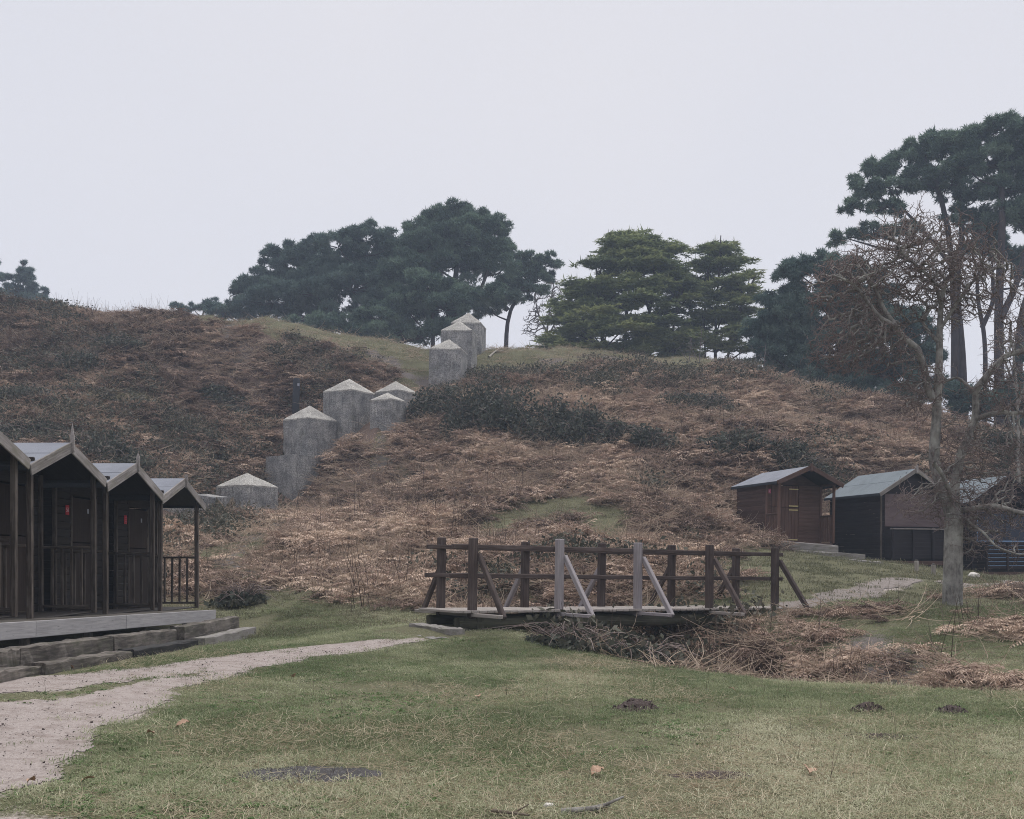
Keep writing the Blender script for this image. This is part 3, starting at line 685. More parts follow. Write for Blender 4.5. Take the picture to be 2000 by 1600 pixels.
def front_x(Y): return -5.93 + 0.037 * (Y - 12)
T = Thing('timber_deck', 'raised timber deck with bleached grey edge boards under the left huts', 'deck', (0, 0, 0))
y = 11.2
while y < 20.3:
    z = deck_z(y) - .022
    T.beam('deck_plank', (front_x(y) - .01, y, z), (row_x(y) - 1.0, y, z), .135, .035, M['sleeper'], jit=.01); y += .145
for a, b in ((10.4, 13.2), (13.22, 16.0), (16.02, 20.3)):
    T.beam('fascia_board', (front_x(a) + .02, a, deck_z(a) - .10), (front_x(b) + .02, b, deck_z(b) - .10), .035, .205, M['fascia'], jit=.004, label='bleached grey edge board')
for y in (11.5, 13.2, 15, 17, 19, 20.2):
    T.beam('deck_leg', (front_x(y) - .1, y, -.1), (front_x(y) - .1, y, deck_z(y) - .05), .1, .1, M['sleeper'], up=(0, 1, 0))
def lie(name, label, cat, a, b, w, t, mat, group=None, sink=0.0, tilt=0.0):
    "a squared timber lying on the ground from a to b (centre line of its top face, world)"
    a = Vector(a); b = Vector(b); c = (a + b) / 2; d = b - a
    T = Thing(name, label, cat, (c.x, c.y, c.z - t), math.atan2(d.y, d.x), group, tilt=(tilt, 0))
    el = math.atan2(d.z, math.hypot(d.x, d.y)); L = d.length
    n = 14; V = []; Fc = []                                # split and worn timber: ring sections
    r0 = np.random.default_rng(int(abs(c.x * 991 + c.y * 773)))
    for k in range(n + 1):
        x = (k / n - .5) * L
        for (yy, zz) in ((-.5, 0), (-.5, .9), (-.42, 1), (0, 1.0), (.42, 1), (.5, .9), (.5, 0)):
            V.append((x * math.cos(el), yy * w + r0.normal(0, .006), zz * t + x * math.sin(el) + (r0.normal(0, .007) if zz else -sink)))
    for k in range(n):
        for i in range(7): Fc.append((k * 7 + i, k * 7 + (i + 1) % 7, k * 7 + 7 + (i + 1) % 7, k * 7 + 7 + i))
    Fc += [tuple(range(7))[::-1], tuple(n * 7 + i for i in range(7))]
    m = bpy.data.meshes.new('timber'); m.from_pydata(V, [], [f[::-1] for f in Fc]); m.materials.append(mat); m.update()
    T.put('timber', m)
    return T
def on_sight(px, py, X=None, Y=None):
    if Y is None: Y = F * X / (px - CX)
    return at(px, py, Y)
# sleepers: (left px, top-edge py) -> (right px, py) on a line in front of the deck
def sleeper(label, p0, p1, off, w=.24, t=.13, mat='sleeper', sink=.1):
    P = []
    for px, py in (p0, p1):
        Y = 12.0
        for _ in range(30): Y = F * (front_x(Y) + off) / (px - CX)
        P.append(at(px, py, Y))
    lie('timber_sleeper', label, 'sleeper', P[0], P[1], w, t, M[mat], 'old sleepers stepping up to the deck', sink)
sleeper('upper sleeper step cut off by the left edge, below the deck edge board', (-60, 1280), (17, 1266), .30)
sleeper('upper sleeper step in front of the second hut, grass on its ends', (20, 1266), (204, 1243), .30)
sleeper('upper sleeper step in front of the third hut, worn grey brown top', (207, 1243), (345, 1228), .30)
sleeper('upper sleeper step at the far right end of the deck', (346, 1224), (455, 1204), .42)
sleeper('lower sleeper step cut off by the left edge of the picture', (-60, 1314), (64, 1300), .60)
sleeper('lower sleeper step with a long dark stain, second from the left edge', (67, 1296), (242, 1271), .64)
sleeper('lower black sleeper step beside the sandy path, third along', (245, 1270), (384, 1248), .64, mat='sleeperdark')
sleeper('lower sleeper step sticking out furthest to the right, pale grey', (386, 1247), (488, 1224), .76, mat='sleeperpale')

# ------------------------------------------------------------------ huts on the right
PSI = R(18)
def strap(T, x, y, z, L, parent): T.beam('strap_hinge', (x - L, y, z), (x, y, z), .008, .035, M['brass'], parent=parent, ch=.002)
def right_porch_hut():
    Y = 33.0; X = (1574 - CX) / F * Y; z = 2.08
    T = Thing('beach_hut', 'small red brown hut with open porch, stable door and brass hinges', 'beach hut', (X, Y, z), PSI, tilt=(0, R(1.2)))
    hw, pd, bd, H = .97, .72, 1.80, 1.80
    for s in (-1, 1):
        T.beam('post', (s * hw, 0, 0), (s * hw, 0, H), .07, .07, M['brownlite'], up=(0, 1, 0))
        T.beam('wall_post', (s * hw, pd - .03, 0), (s * hw, pd - .03, H), .07, .06, M['brownlite'], up=(0, 1, 0))
        T.beam('plate_beam', (s * hw, -.05, H + .03), (s * hw, pd + bd, H + .03), .06, .07, M['brown'])
        T.beam('rail', (s * hw, .03, .86), (s * hw, pd - .05, .86), .08, .04, M['brown'])
        for k in range(6):
            yy = .03 + (k + .7) * (pd - .1) / 6.3
            T.beam('baluster', (s * hw, yy, .05), (s * hw, yy, .85), .05, .03, M['brownlite'], up=(0, 1, 0), jit=.004)
        shiplap(T, (s * hw, pd), (s * hw, pd + bd), 0, H, .128, (s, 0), M['brown'])
    x0, x1 = -.80, .16
    shiplap(T, (x1 + .02, pd), (hw - .03, pd), .02, H, .128, (0, -1), M['brownlite'])
    shiplap(T, (-hw + .02, pd), (x0 - .01, pd), .02, H, .128, (0, -1), M['brownlite'])
    shiplap(T, (-hw, pd + bd), (hw, pd + bd), 0, H, .128, (0, 1), M['brown'])
    for a, b in ((.04, 1.10), (1.115, 1.78)):
        d = T.beam('door', ((x0 + x1) / 2, pd + .004, a), ((x0 + x1) / 2, pd + .004, b), x1 - x0, .02, M['brown'], up=(0, 1, 0))
        for k in range(8):
            xx = x0 + (k + .5) * (x1 - x0) / 8
            T.beam('door_plank', (xx, pd - .016, a), (xx, pd - .016, b), (x1 - x0) / 8 - .006, .018, M['brownlite'], up=(0, 1, 0), parent=d, jit=.002)
        for zz in ((a + .06, b - .07) if a < 1 else (a + .04, b - .10)): strap(T, x1 - .01, pd - .030, zz, .33, d)
    T.put('gable_panel', tri_prism(hw, H, 2.26, pd - .01, pd + .02, M['brown'])); T.put('gable_panel', tri_prism(hw, H, 2.26, pd + bd - .02, pd + bd + .01, M['brown']))
    roof(T, 1.16, 2.33, 1.82, -.20, pd + bd + .06, M['felt'], 1, M['feltedge'])
    for s in (-1, 1):
        n = Vector((s * .51, 0, 1.16)).normalized()
        T.beam('barge_board', Vector((s * .012, -.215, 2.34)) - n * .05, Vector((s * 1.19, -.215, 2.34 - .523)) - n * .05, .022, .14, M['brown'], up=n)
    T.put('finial', spike(.05, .07, M['brown']), Matrix.Translation((0, -.235, 2.28)))
    s = T.beam('warning_sign', (-.885, pd - .03, 1.52), (-.885, pd - .03, 1.66), .10, .006, M['pink'], up=(0, 1, 0), label='small faded pink sign')
    T.beam('lettering', (-.90, pd - .0345, 1.57), (-.87, pd - .0345, 1.61), .012, .002, M['white'], up=(0, 1, 0), parent=s, ch=.0005)
    T.beam('floor', (-hw, (pd + bd) / 2, -.02), (hw, (pd + bd) / 2, -.02), pd + bd, .05, M['brown'])
    for x in (-.7, 0, .7):
        for yy in (.2, 1.3, 2.4): T.beam('pier', (x, yy, -.7), (x, yy, -.05), .12, .12, M['sleeper'], up=(0, 1, 0))
right_porch_hut()
def right_big_hut(px, Y, z, label, kind, hw, H, rz):
    X = (px - CX) / F * Y
    T = Thing('beach_hut', label, 'beach hut', (X, Y, z), PSI)
    bd = 2.6; ov = hw + .15
    for s in (-1, 1):
        shiplap(T, (s * hw, 0), (s * hw, bd), 0, H, .125, (s, 0), M['black'])
        T.beam('corner_post', (s * (hw + .005), -.02, 0), (s * (hw + .005), -.02, H), .045, .05, M['postwood' if kind == 'board' else 'black'], up=(0, 1, 0))
    shiplap(T, (-hw, bd), (hw, bd), 0, H, .125, (0, 1), M['black'])
    T.put('gable_panel', tri_prism(hw, H, rz - .06, bd - .02, bd + .01, M['black']))
    # front gable: boards cut to the slope
    n = 5
    for k in range(n):
        zz = H + (k + .5) * (rz - H - .08) / n; half = hw * (1 - (zz - H) / (rz - H)) + .03
        T.beam('board', (-half, 0, zz), (half, 0, zz), .018, (rz - H - .08) / n * 1.06, M['black'], up=(0, -.11, 1), ch=.004)
    roof(T, ov, rz + .02, H - .02, -.16, bd + .1, M['feltgreen'], 2, M['feltedge'])
    for s in (-1, 1):
        nn = Vector((s * (rz + .04 - H), 0, ov)).normalized()
        T.beam('barge_board', Vector((s * .012, -.175, rz + .03)) - nn * .045, Vector((s * (ov + .03), -.175, H - .025)) - nn * .045, .022, .12, M['barge' if kind == 'board' else 'black'], up=nn, jit=.003)
    T.put('finial', spike(.12, .07, M['finial' if kind == 'board' else 'black']), Matrix.Translation((0, -.19, rz + .01)))
    if kind == 'board':
        shiplap(T, (-hw, 0), (hw, 0), 0, H, .125, (0, -1), M['black'])
        T.beam('plywood_sheet', (-hw + .12, -.035, 1.56), (hw - .02, -.035, 1.56), .02, 1.0, M['ply'], label='large purple brown plywood sheet over the front')
        # low boarded veranda front
        T.beam('ledge', (-hw + .10, -.40, .98), (hw, -.40, .98), .16, .035, M['barge'])
        for k in range(4):
            x = -hw + .14 + k * (2 * hw - .2) / 3
            T.beam('veranda_post', (x, -.42, 0.02), (x, -.42, .96), .07, .07, M['black'], up=(0, 1, 0))
        for k in range(7):
            zz = .08 + (k + .5) * .125; T.beam('veranda_board', (-hw + .12, -.38, zz), (hw - .02, -.38, zz), .018, .13, M['black'], up=(0, -.11, 1))
        for k in range(7):
            zz = .08 + (k + .5) * .125; T.beam('veranda_board', (-hw + .11, -.37, zz), (-hw + .11, -.03, zz), .018, .13, M['black'], up=(-.11, 0, 1))
    else:
        shiplap(T, (-hw, 0), (hw, 0), 0, .95, .125, (0, -1), M['black'])
        shiplap(T, (-hw, 0), (-hw + .18, 0), .95, H, .125, (0, -1), M['black']); shiplap(T, (hw - .18, 0), (hw, 0), .95, H, .125, (0, -1), M['black'])
        w = T.beam('window', (-hw + .2, 0, 1.5), (hw - .2, 0, 1.5), .02, 1.05, M['black'])
        for a, b in ((-hw + .22, -.02), (.02, hw - .22)):
            T.beam('pane', (a, -.016, 1.5), (b, -.016, 1.5), .008, .98, M['glass'], parent=w, ch=.002)
        T.beam('sill', (-hw + .18, -.04, .975), (hw - .18, -.04, .975), .07, .05, M['bluep'], parent=w, label='light blue painted sill')
        T.beam('window_frame', (-hw + .2, -.03, .99), (-hw + .2, -.03, 2.03), .03, .025, M['bluep'], up=(0, 1, 0), parent=w)
        T.beam('window_frame', (hw - .2, -.03, .99), (hw - .2, -.03, 2.03), .03, .025, M['bluep'], up=(0, 1, 0), parent=w)
        for k in range(4):
            x = -hw + .1 + k * (2 * hw - .2) / 3
            T.beam('veranda_post', (x, -.55, .05), (x, -.55, .95), .06, .06, M['black'], up=(0, 1, 0))
        for k in range(6):
            zz = .17 + k * .125
            sl = T.beam('slat', (-hw + .1, -.52, zz), (hw - .1, -.52, zz), .02, .095, M['black'])
            T.beam('slat_edge', (-hw + .1, -.532, zz + .046), (hw - .1, -.532, zz + .046), .010, .012, M['bluep'], parent=sl, ch=.002)
        T.beam('ledge', (-hw, -.54, .93), (hw, -.54, .93), .12, .05, M['black'])
    T.beam('base_beam', (-hw - .1, -.5, -.05), (hw + .1, -.5, -.05), .1, .13, M['brown'])
    T.beam('floor', (-hw, bd / 2 - .25, -.02), (hw, bd / 2 - .25, -.02), bd + .5, .05, M['black'])
    for x in (-.9, -.1, .8):
        for yy in (-.45, .9, 2.4): T.beam('pier', (x, yy, -.75), (x, yy, -.06), .10, .10, M['stake' if kind != 'board' else 'sleeper'], up=(0, 1, 0))
right_big_hut(1783, 33.0, 1.50, 'black brown hut with green grey roof and plywood sheet over its front', 'board', 1.17, 2.08, 2.80)
right_big_hut(1962, 34.1, 1.16, 'black hut with light blue window sill, right of the bare oak trunk', 'window', 1.28, 2.2, 3.02)
# planks and sleepers below the porch hut, stakes in the turf
def spanned(name, label, p0, p1, Y0, Y1, w, t, mat, group=None, sink=.15):
    lie(name, label, 'sleeper', at(*p0, Y0), at(*p1, Y1), w, t, M[mat], group, sink)
spanned('timber_sleeper', 'wide pale plank step at the door of the red brown hut', (1521, 1056), (1637, 1066), 32.3, 31.9, .22, .22, 'sleeperpale', 'timber steps below the red brown hut')
spanned('timber_sleeper', 'middle grey timber step below the red brown hut', (1560, 1075), (1690, 1083), 31.8, 31.2, .26, .18, 'sleeperpale', 'timber steps below the red brown hut')
spanned('timber_sleeper', 'lowest mossy timber step reaching towards the plywood hut', (1600, 1087), (1724, 1098), 31.2, 30.5, .26, .16, 'sleeperpale', 'timber steps below the red brown hut')
for px, py, h, lab in ((1790, 1112, .34, 'short pale stake in the turf, left of the oak, further left one'), (1823, 1116, .30, 'short pale stake in the turf close to the oak trunk')):
    p = ray_ground(px, py + 10, 20); p[2] = float(height(p[0], p[1])); T = Thing('stake', lab, 'stake', p, .3, 'stakes in front of the plywood hut', tilt=(R(3), R(-2)))
    T.beam('shaft', (0, 0, -.2), (0, 0, h), .09, .09, M['stake'], up=(0, 1, 0), ch=.012); T.beam('cap', (0, 0, h), (0, 0, h + .03), .07, .07, M['sleeper'], up=(0, 1, 0), ch=.015)

# ------------------------------------------------------------------ footbridge
T = Thing('footbridge', 'wooden footbridge with post and rail sides and slanting braces over the ditch', 'footbridge', (-.65, 17.6, .665), math.atan2(3.6, 5.83), tilt=(0, R(.83)))
BW = 1.1
for k in range(5):
    x = k * 1.7125
    for side, yy in (('near', 0.0), ('far', BW)):
        pale = side == 'near' and k in (1, 2); sg = -1 if side == 'near' else 1
        T.beam('post', (x, yy, -.12), (x, yy, 1.2 + random.uniform(-.02, .03)), .125, .125, M['bridgepale' if pale else 'bridge'], up=(0, 1, 0), ch=.012, jit=.008, label='pale grey newer post' if pale else None)
        pb = pale or (side == 'far' and k in (1, 2))
        T.beam('brace', (x + .09, yy + sg * .03, .93), (x + .09, yy + sg * .86, -.09), .095, .07, M['bridgepale' if pb else 'bridge'], up=(1, 0, 0), ch=.01, jit=.006, label='pale grey newer brace' if pale else None)
    T.beam('outrigger', (x - .01, -.92, -.065), (x - .01, BW + .90, -.065), .09, .06, M['bridgepale' if k in (1, 2) else 'deck'], ch=.008, jit=.006)
x = -.30
while x < 7.5:
    T.beam('deck_plank', (x, -.12, -.008), (x, BW + .12, -.008), .138, .042, M['deck'], ch=.006, jit=.006); x += .147
for yy, off in ((0.105, 0), (BW - .105, 0)):
    for z in (1.055, .575):
        cuts = [-.33, 3.42, 7.15] if z > 1 else [-.36, 1.72, 5.14, 7.15]
        for a, b in zip(cuts[:-1], cuts[1:]):
            T.beam('rail', (a, yy, z + random.uniform(-.008, .008)), (b - .01, yy, z + random.uniform(-.008, .008)), .085, .072, M['bridge'], ch=.008, jit=.004)
for yy in (.08, BW - .08):
    n = 24; P = [(-.25 + i * 7.5 / n, yy + random.gauss(0, .006), -.20 + random.gauss(0, .005)) for i in range(n + 1)]
    T.put('log_beam', tube_mesh('log_beam', P, [-1] + list(range(n)), [.115 + random.gauss(0, .005) for _ in P], M['beam'], 10))
for x in (-.2, .15, 6.9, 7.3):
    for yy in (.05, BW - .05): T.beam('pile', (x, yy, -1.1), (x, yy, -.11), .14, .14, M['beam'], up=(0, 1, 0))
T.beam('bearer', (-.22, -.15, -.36), (-.22, BW + .15, -.36), .16, .16, M['beam'])
P0 = at(842, 1214, 17.55); P1 = at(900, 1224, 16.75)
lie('plank_step', 'upper sanded timber step at the near end of the footbridge', 'step', at(812, 1217, 17.9), at(893, 1228, 16.95), .28, .09, M['sleeperpale'], 'steps up to the footbridge', .15)
lie('plank_step', 'lower sanded timber step at the near end of the footbridge', 'step', at(788, 1234, 17.5), at(862, 1246, 16.6), .30, .08, M['sleeperpale'], 'steps up to the footbridge', .15)

# ------------------------------------------------------------------ concrete blocks
from mathutils import noise as mnoise
import bmesh
def block(label, px, Y, w, yaw, ztop_py, pyr, depth, tilt=(0, 0), flat_top=False):
    X = (px - CX) / F * Y; zt = EYE + (HZ - ztop_py) / F * Y
    ze = zt - (0 if flat_top else pyr)
    T = Thing('concrete_block', label, 'concrete block', (X, Y, ze - depth), R(yaw), 'concrete tank blocks climbing the slope', tilt=(R(tilt[0]), R(tilt[1])))
    def finish(bm, mat, nm, off):
        for v in bm.verts:
            p = v.co * 2.2 + Vector((px * .37, Y, off)); q = mnoise.noise_vector(p); v.co += q * .020 + mnoise.noise_vector(p * 4.5) * .008
            e = sum(1 for i in range(2) if abs(abs(v.co[i]) - w / 2) < .05)
            if e == 2: v.co.x *= .985 - .02 * random.random(); v.co.y *= .985 - .02 * random.random()
        m = bpy.data.meshes.new(nm); bm.to_mesh(m); bm.free(); m.materials.append(mat)
        for p in m.polygons: p.use_smooth = True
        m.set_sharp_from_angle(angle=R(32)); return T.put(nm, m)
    d = depth + .95
    bm = bmesh.new(); bmesh.ops.create_cube(bm, size=1); bmesh.ops.subdivide_edges(bm, edges=bm.edges[:], cuts=9, use_grid_fill=True)
    for v in bm.verts: v.co = Vector((v.co.x * w, v.co.y * w, (v.co.z + .5) * d - .95))
    finish(bm, M['conc'], 'body', 0)
    if not flat_top:
        bm = bmesh.new(); bmesh.ops.create_cube(bm, size=1); bmesh.ops.subdivide_edges(bm, edges=bm.edges[:], cuts=9, use_grid_fill=True)
        lip = .045
        for v in bm.verts:
            t = v.co.z + .5; q = max(abs(v.co.x), abs(v.co.y)) * 2
            v.co = Vector((v.co.x * w * 1.006, v.co.y * w * 1.006, depth + (lip + (pyr - lip) * (1 - q)) * t - .02 * (1 - t)))
        finish(bm, M['conccap'], 'cap', 5)
block('pyramid topped concrete block lowest on the slope, just right of the left huts', 483, 39.5, 1.60, -31, 924, .55, 1.05)
block('flat topped concrete block wedged below the tall pyramid topped one', 577, 44.4, 1.75, -36, 893, 0, 2.3, (0, 0), True)
block('tall pyramid topped concrete block standing on the flat topped one', 605, 46.0, 1.62, -38, 793, .66, 1.75, (1, 1.5))
block('pyramid topped concrete block beside the black post, left of its pair', 681, 47.0, 1.62, -31, 740, .66, 1.8, (0, 1))
block('small low pyramid topped concrete block in front of its twin', 758, 45.6, 1.12, -28, 767, .40, 1.4, (1, 0))
block('pyramid topped concrete block half hidden by the dark bramble', 774, 48.0, 1.36, -34, 744, .58, 1.6, (0, -1))
block('front one of the three concrete blocks near the crest', 875, 52.0, 1.60, -8, 663, .64, 1.5, (0, 1.5))
block('middle one of the three concrete blocks near the crest', 896, 53.8, 1.60, -8, 627, .68, 1.95, (0, 1))
block('topmost concrete block standing on the skyline of the crest', 914, 57.0, 1.62, -9, 611, .74, 2.2, (0, 1))
block('low broken concrete block seen through the porch of the farthest left hut', 357, 37.0, 1.25, -6, 981, 0, .9, (0, 1), True)
block('dark stained concrete stub between the hut porch and the lowest block', 408, 38.0, .95, -20, 968, 0, .9, (4, 8), True)
def post_thing(name, label, cat, px, py0, py1, Y, w, mat, tilt):
    X = (px - CX) / F * Y; z0 = EYE + (HZ - py0) / F * Y; z1 = EYE + (HZ - py1) / F * Y
    g = float(height(X, Y)); T = Thing(name, label, cat, (X, Y, g), .4, tilt=tilt)
    T.beam('shaft', (0, 0, -.4), (0, 0, z1 - g - .05), w, w, mat, up=(0, 1, 0), ch=.02)
    T.beam('cap', (0, 0, z1 - g - .05), (0, 0, z1 - g), w * .82, w * .82, mat, up=(0, 1, 0), ch=.03)
    T.beam('marker_plate', (w * .22, -w * .5 - .004, z1 - g - .36), (w * .22, -w * .5 - .004, z1 - g - .24), .10, .006, M['plate'], up=(0, 1, 0), ch=.002)
post_thing('marker_post', 'black square post standing in the bracken above the concrete blocks', 'post', 577, 795, 739, 49.0, .28, M['tar'], (R(1), R(2)))
# ------------------------------------------------------------------ conifers
def rot_mats(n, r, upbias=None):
    q = r.normal(size=(n, 4)); q /= np.linalg.norm(q, axis=1, keepdims=True); w, x, y, z = q.T
    return np.stack([np.stack([1 - 2 * (y * y + z * z), 2 * (x * y - z * w), 2 * (x * z + y * w)], -1),
                     np.stack([2 * (x * y + z * w), 1 - 2 * (x * x + z * z), 2 * (y * z - x * w)], -1),
                     np.stack([2 * (x * z - y * w), 2 * (y * z + x * w), 1 - 2 * (x * x + y * y)], -1)], 1)
def tuft(r, n=22, L=.42, wid=.055, flatten=1.0, up=0.35):
    "needle spray: thin triangles from a common centre"
    d = r.normal(size=(n, 3)); d[:, 2] = d[:, 2] * flatten + up; d /= np.linalg.norm(d, axis=1, keepdims=True)
    l = L * r.uniform(.6, 1.1, (n, 1)); s = np.cross(d, r.normal(size=(n, 3))); s /= np.linalg.norm(s, axis=1, keepdims=True)
    b = d * l * .12
    return np.stack([b - s * wid * .5, b + s * wid * .5, d * l], 1)        # n,3,3
_tr = np.random.default_rng(11)
PINE_T = [tuft(_tr, 17, .36, .060) for _ in range(8)]
CEDAR_T = [tuft(_tr, 22, .55, .10, 0.22, 0.05) for _ in range(6)]
def crown_mesh(name, C, size, tint, temps, mat, r, spin_only=False):
    C = np.asarray(C); n = len(C); T = np.array(temps)[r.integers(0, len(temps), n)]           # n,k,3,3
    if spin_only:
        a = r.uniform(0, 2 * math.pi, n); ca, sa = np.cos(a), np.sin(a); z = np.zeros(n)
        Rm = np.stack([np.stack([ca, -sa, z], -1), np.stack([sa, ca, z], -1), np.stack([z, z, z + 1], -1)], 1)
    else:
        Rm = rot_mats(n, r); up = np.array([0, 0, 1.]); Rm = Rm
    V = np.einsum('nij,nkvj->nkvi', Rm, T) * np.asarray(size)[:, None, None, None] + C[:, None, None, :]
    k = T.shape[1]; V = V.reshape(-1, 3)
    return np_mesh(name, V, np.arange(len(V)).reshape(-1, 3), mat, False, dict(tint=np.repeat(tint, k * 3)))
def limb(pts, r0, r1, seg=6, wob=.0, r=None):
    "smooth polyline as nodes / parents / radii"
    pts = np.asarray(pts, float); d = np.r_[0, np.cumsum(np.linalg.norm(np.diff(pts, axis=0), axis=1))]
    n = seg * (len(pts) - 1); t = np.linspace(0, d[-1], n + 1)
    P = np.stack([np.interp(t, d, pts[:, i]) for i in range(3)], -1)
    if wob and r is not None:
        w = r.normal(0, wob, (n + 1, 3)); w[0] = 0; P = P + np.cumsum(w, 0) * np.linspace(0, 1, n + 1)[:, None] * .4
    for _ in range(2): P[1:-1] = (P[:-2] + 2 * P[1:-1] + P[2:]) / 4
    return P, np.array([-1] + list(range(n))), np.linspace(r0, r1, n + 1)
def join_limbs(L):
    P, A, Rr = [], [], []; o = 0
    for p, a, r in L: P.append(p); A.append(np.where(a < 0, -1, a + o)); Rr.append(r); o += len(p)
    return np.concatenate(P), np.concatenate(A), np.concatenate(Rr)
def pine(label, Y, lobes, trunks, seed, mat='pine', group=None, dens=1.0, name='pine_tree', sub=.32, depth=1.0):
    "lobes: (px, py, rx, ry) of foliage masses; trunks: polylines (px, py) with half-widths in px"
    r = np.random.default_rng(seed); k = Y / F
    bx, by = trunks[0][0][0]; X0 = (bx - CX) * k; g = float(height(X0, Y)); base = np.array([X0, Y, g])
    T = Thing(name, label, 'tree', base, 0, group)
    Ls = []
    tw = []
    for pts, w0, w1 in trunks:
        P = []
        for i, (px, py) in enumerate(pts):
            q = at(px, py, Y); q[1] += r.normal(0, .25) if i else 0; P.append(q)
        if trunks[0][0] is pts: P[0] = base - np.array([0, 0, .4])
        tw.append(np.array(P)); Ls.append(limb(np.array(P) - base, w0 * k, w1 * k, 5, .03, r))
    allP = np.concatenate([np.concatenate([t[:-1] + (t[1:] - t[:-1]) * f for f in (0, .33, .66, 1)]) for t in tw])
    C = []; S_ = []; Tn = []
    for li, (px, py, rx, ry) in enumerate(lobes):
        c = at(px, py, Y); c[1] += r.uniform(-1, 1) * .55 * depth * max(rx, 40) * k
        a, b = rx * k * 1.22, ry * k * 1.22; dy = .8 * a
        # a limb from the nearest lower trunk point to the lobe
        low = allP[allP[:, 2] < c[2] + .2]; low = low if len(low) else allP
        j = low[np.argmin(np.linalg.norm(low - c, axis=1) + .6 * np.abs(low[:, 2] - (c[2] - b * 1.2)))]
        mid = (j + c) / 2 + np.array([r.normal(0, .2), r.normal(0, .2), -.15 * abs(c[0] - j[0])])
        Ls.append(limb(np.array([j, mid, c]) - base, max(.05, .022 * np.linalg.norm(c - j) + .03), .03, 5, .03, r))
        ns = int(max(10, 30 * (a * b / 4) ** .55))
        for s in range(ns):
            d = r.normal(size=3); d[2] = abs(d[2]) * .9 - .25 if r.random() < .8 else d[2]; d /= np.linalg.norm(d)
            sc = c + d * np.array([a, dy, b]) * r.uniform(.45, .95); sr = sub * (a * b) ** .5 * r.uniform(.65, 1.15)
            if r.random() < .5: Ls.append(limb(np.array([c + (sc - c) * .1, sc]) - base, .04, .012, 3, .02, r))
            nt = int(dens * 105 * sr * sr) + 8
            e = r.normal(size=(nt, 3)); e[:, 2] = np.where(r.random(nt) < .72, np.abs(e[:, 2]), e[:, 2]); e /= np.linalg.norm(e, axis=1, keepdims=True)
            C.append(sc + e * sr * np.array([1.1, 1.1, .7]) * r.uniform(.55, 1.0, (nt, 1)) - base); S_.append(r.uniform(.75, 1.25, nt)); Tn.append(np.clip(r.normal(.45, .24) + .25 * e[:, 2] + r.normal(0, .13, nt), 0, 1))  # random tone per clump, plus lighter tops: light from above painted into the tint
    P, A, Rr = join_limbs(Ls)
    T.put('trunk', tube_mesh('trunk', P, A, Rr, M['pinebark'], 6))
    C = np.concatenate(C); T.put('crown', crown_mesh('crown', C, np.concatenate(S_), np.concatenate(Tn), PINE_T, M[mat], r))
    return len(C)
nt_ = 0
G1 = 'pine clump behind the crest in the middle'
pine('tall pine with the highest crown of the middle clump, behind the crest blocks', 84, [(885, 425, 55, 26), (930, 440, 35, 25), (840, 455, 45, 30), (965, 460, 30, 30), (900, 470, 70, 35), (830, 500, 60, 35), (960, 500, 42, 36), (890, 520, 70, 35), (990, 520, 22, 28), (800, 545, 60, 38)],
     [([(872, 690), (880, 600), (895, 520), (890, 440)], 11, 4), ([(884, 640), (905, 610), (935, 575), (955, 520)], 6, 3)], 1, 'pine', G1)
pine('pine leaning out at the right end of the middle clump with a bare trunk', 88, [(1050, 520, 36, 26), (1020, 535, 34, 24), (1062, 545, 22, 18), (1000, 560, 30, 22), (985, 590, 38, 16), (950, 600, 34, 20), (1035, 570, 30, 20), (1005, 500, 18, 14)],
     [([(985, 690), (990, 625), (998, 600), (1030, 550)], 8, 3), ([(992, 606), (975, 590), (965, 560)], 5, 2)], 2, 'pine', G1)
pine('broad pine left of the tallest one in the middle clump', 86, [(720, 475, 45, 25), (665, 490, 45, 28), (760, 485, 30, 22), (700, 520, 70, 38), (640, 530, 50, 36), (765, 540, 45, 35), (690, 575, 70, 40), (620, 580, 55, 40), (760, 590, 50, 36), (740, 625, 60, 26)],
     [([(700, 690), (690, 610), (700, 540), (705, 480)], 9, 4), ([(640, 660), (650, 590), (665, 545)], 6, 3)], 3, 'pinedark', G1)
pine('dark sloping pine at the left end of the middle clump', 90, [(600, 500, 40, 25), (560, 520, 40, 28), (525, 545, 38, 28), (580, 560, 60, 36), (500, 575, 35, 28), (540, 600, 60, 34), (480, 605, 40, 24), (600, 620, 55, 28), (440, 612, 40, 16)],
     [([(560, 670), (565, 600), (580, 530)], 8, 3), ([(520, 660), (515, 600), (505, 560)], 5, 3)], 4, 'pinedark', G1)
pine('lower bright green pine in front of the middle clump', 80, [(840, 570, 65, 30), (790, 600, 60, 34), (870, 610, 60, 34), (740, 625, 55, 28), (820, 645, 60, 26), (690, 645, 50, 22), (640, 640, 50, 22), (760, 660, 60, 20), (900, 650, 44, 22), (570, 640, 50, 16), (905, 580, 45, 24), (960, 580, 36, 16)],
     [([(850, 690), (845, 630), (850, 570)], 8, 3), ([(842, 650), (890, 615), (930, 580)], 5, 2)], 5, 'pine', G1)
G2 = 'tall pines on the right'
pine('tallest pine at the top right corner with a wide flat crown', 66, [(1955, 262, 55, 28), (1905, 280, 45, 28), (1860, 275, 32, 24), (1990, 300, 50, 36), (1930, 320, 55, 34), (2040, 330, 60, 50), (1970, 365, 55, 36), (1890, 330, 40, 28), (2060, 260, 50, 35), (1985, 420, 45, 30), (2050, 420, 60, 40)],
     [([(1955, 820), (1954, 690), (1956, 580), (1950, 440), (1955, 330)], 13, 5), ([(1956, 620), (1985, 560), (2005, 480), (2030, 400)], 7, 3), ([(1985, 820), (1988, 690), (1996, 600), (2030, 520)], 11, 6)], 6, 'pine', G2)
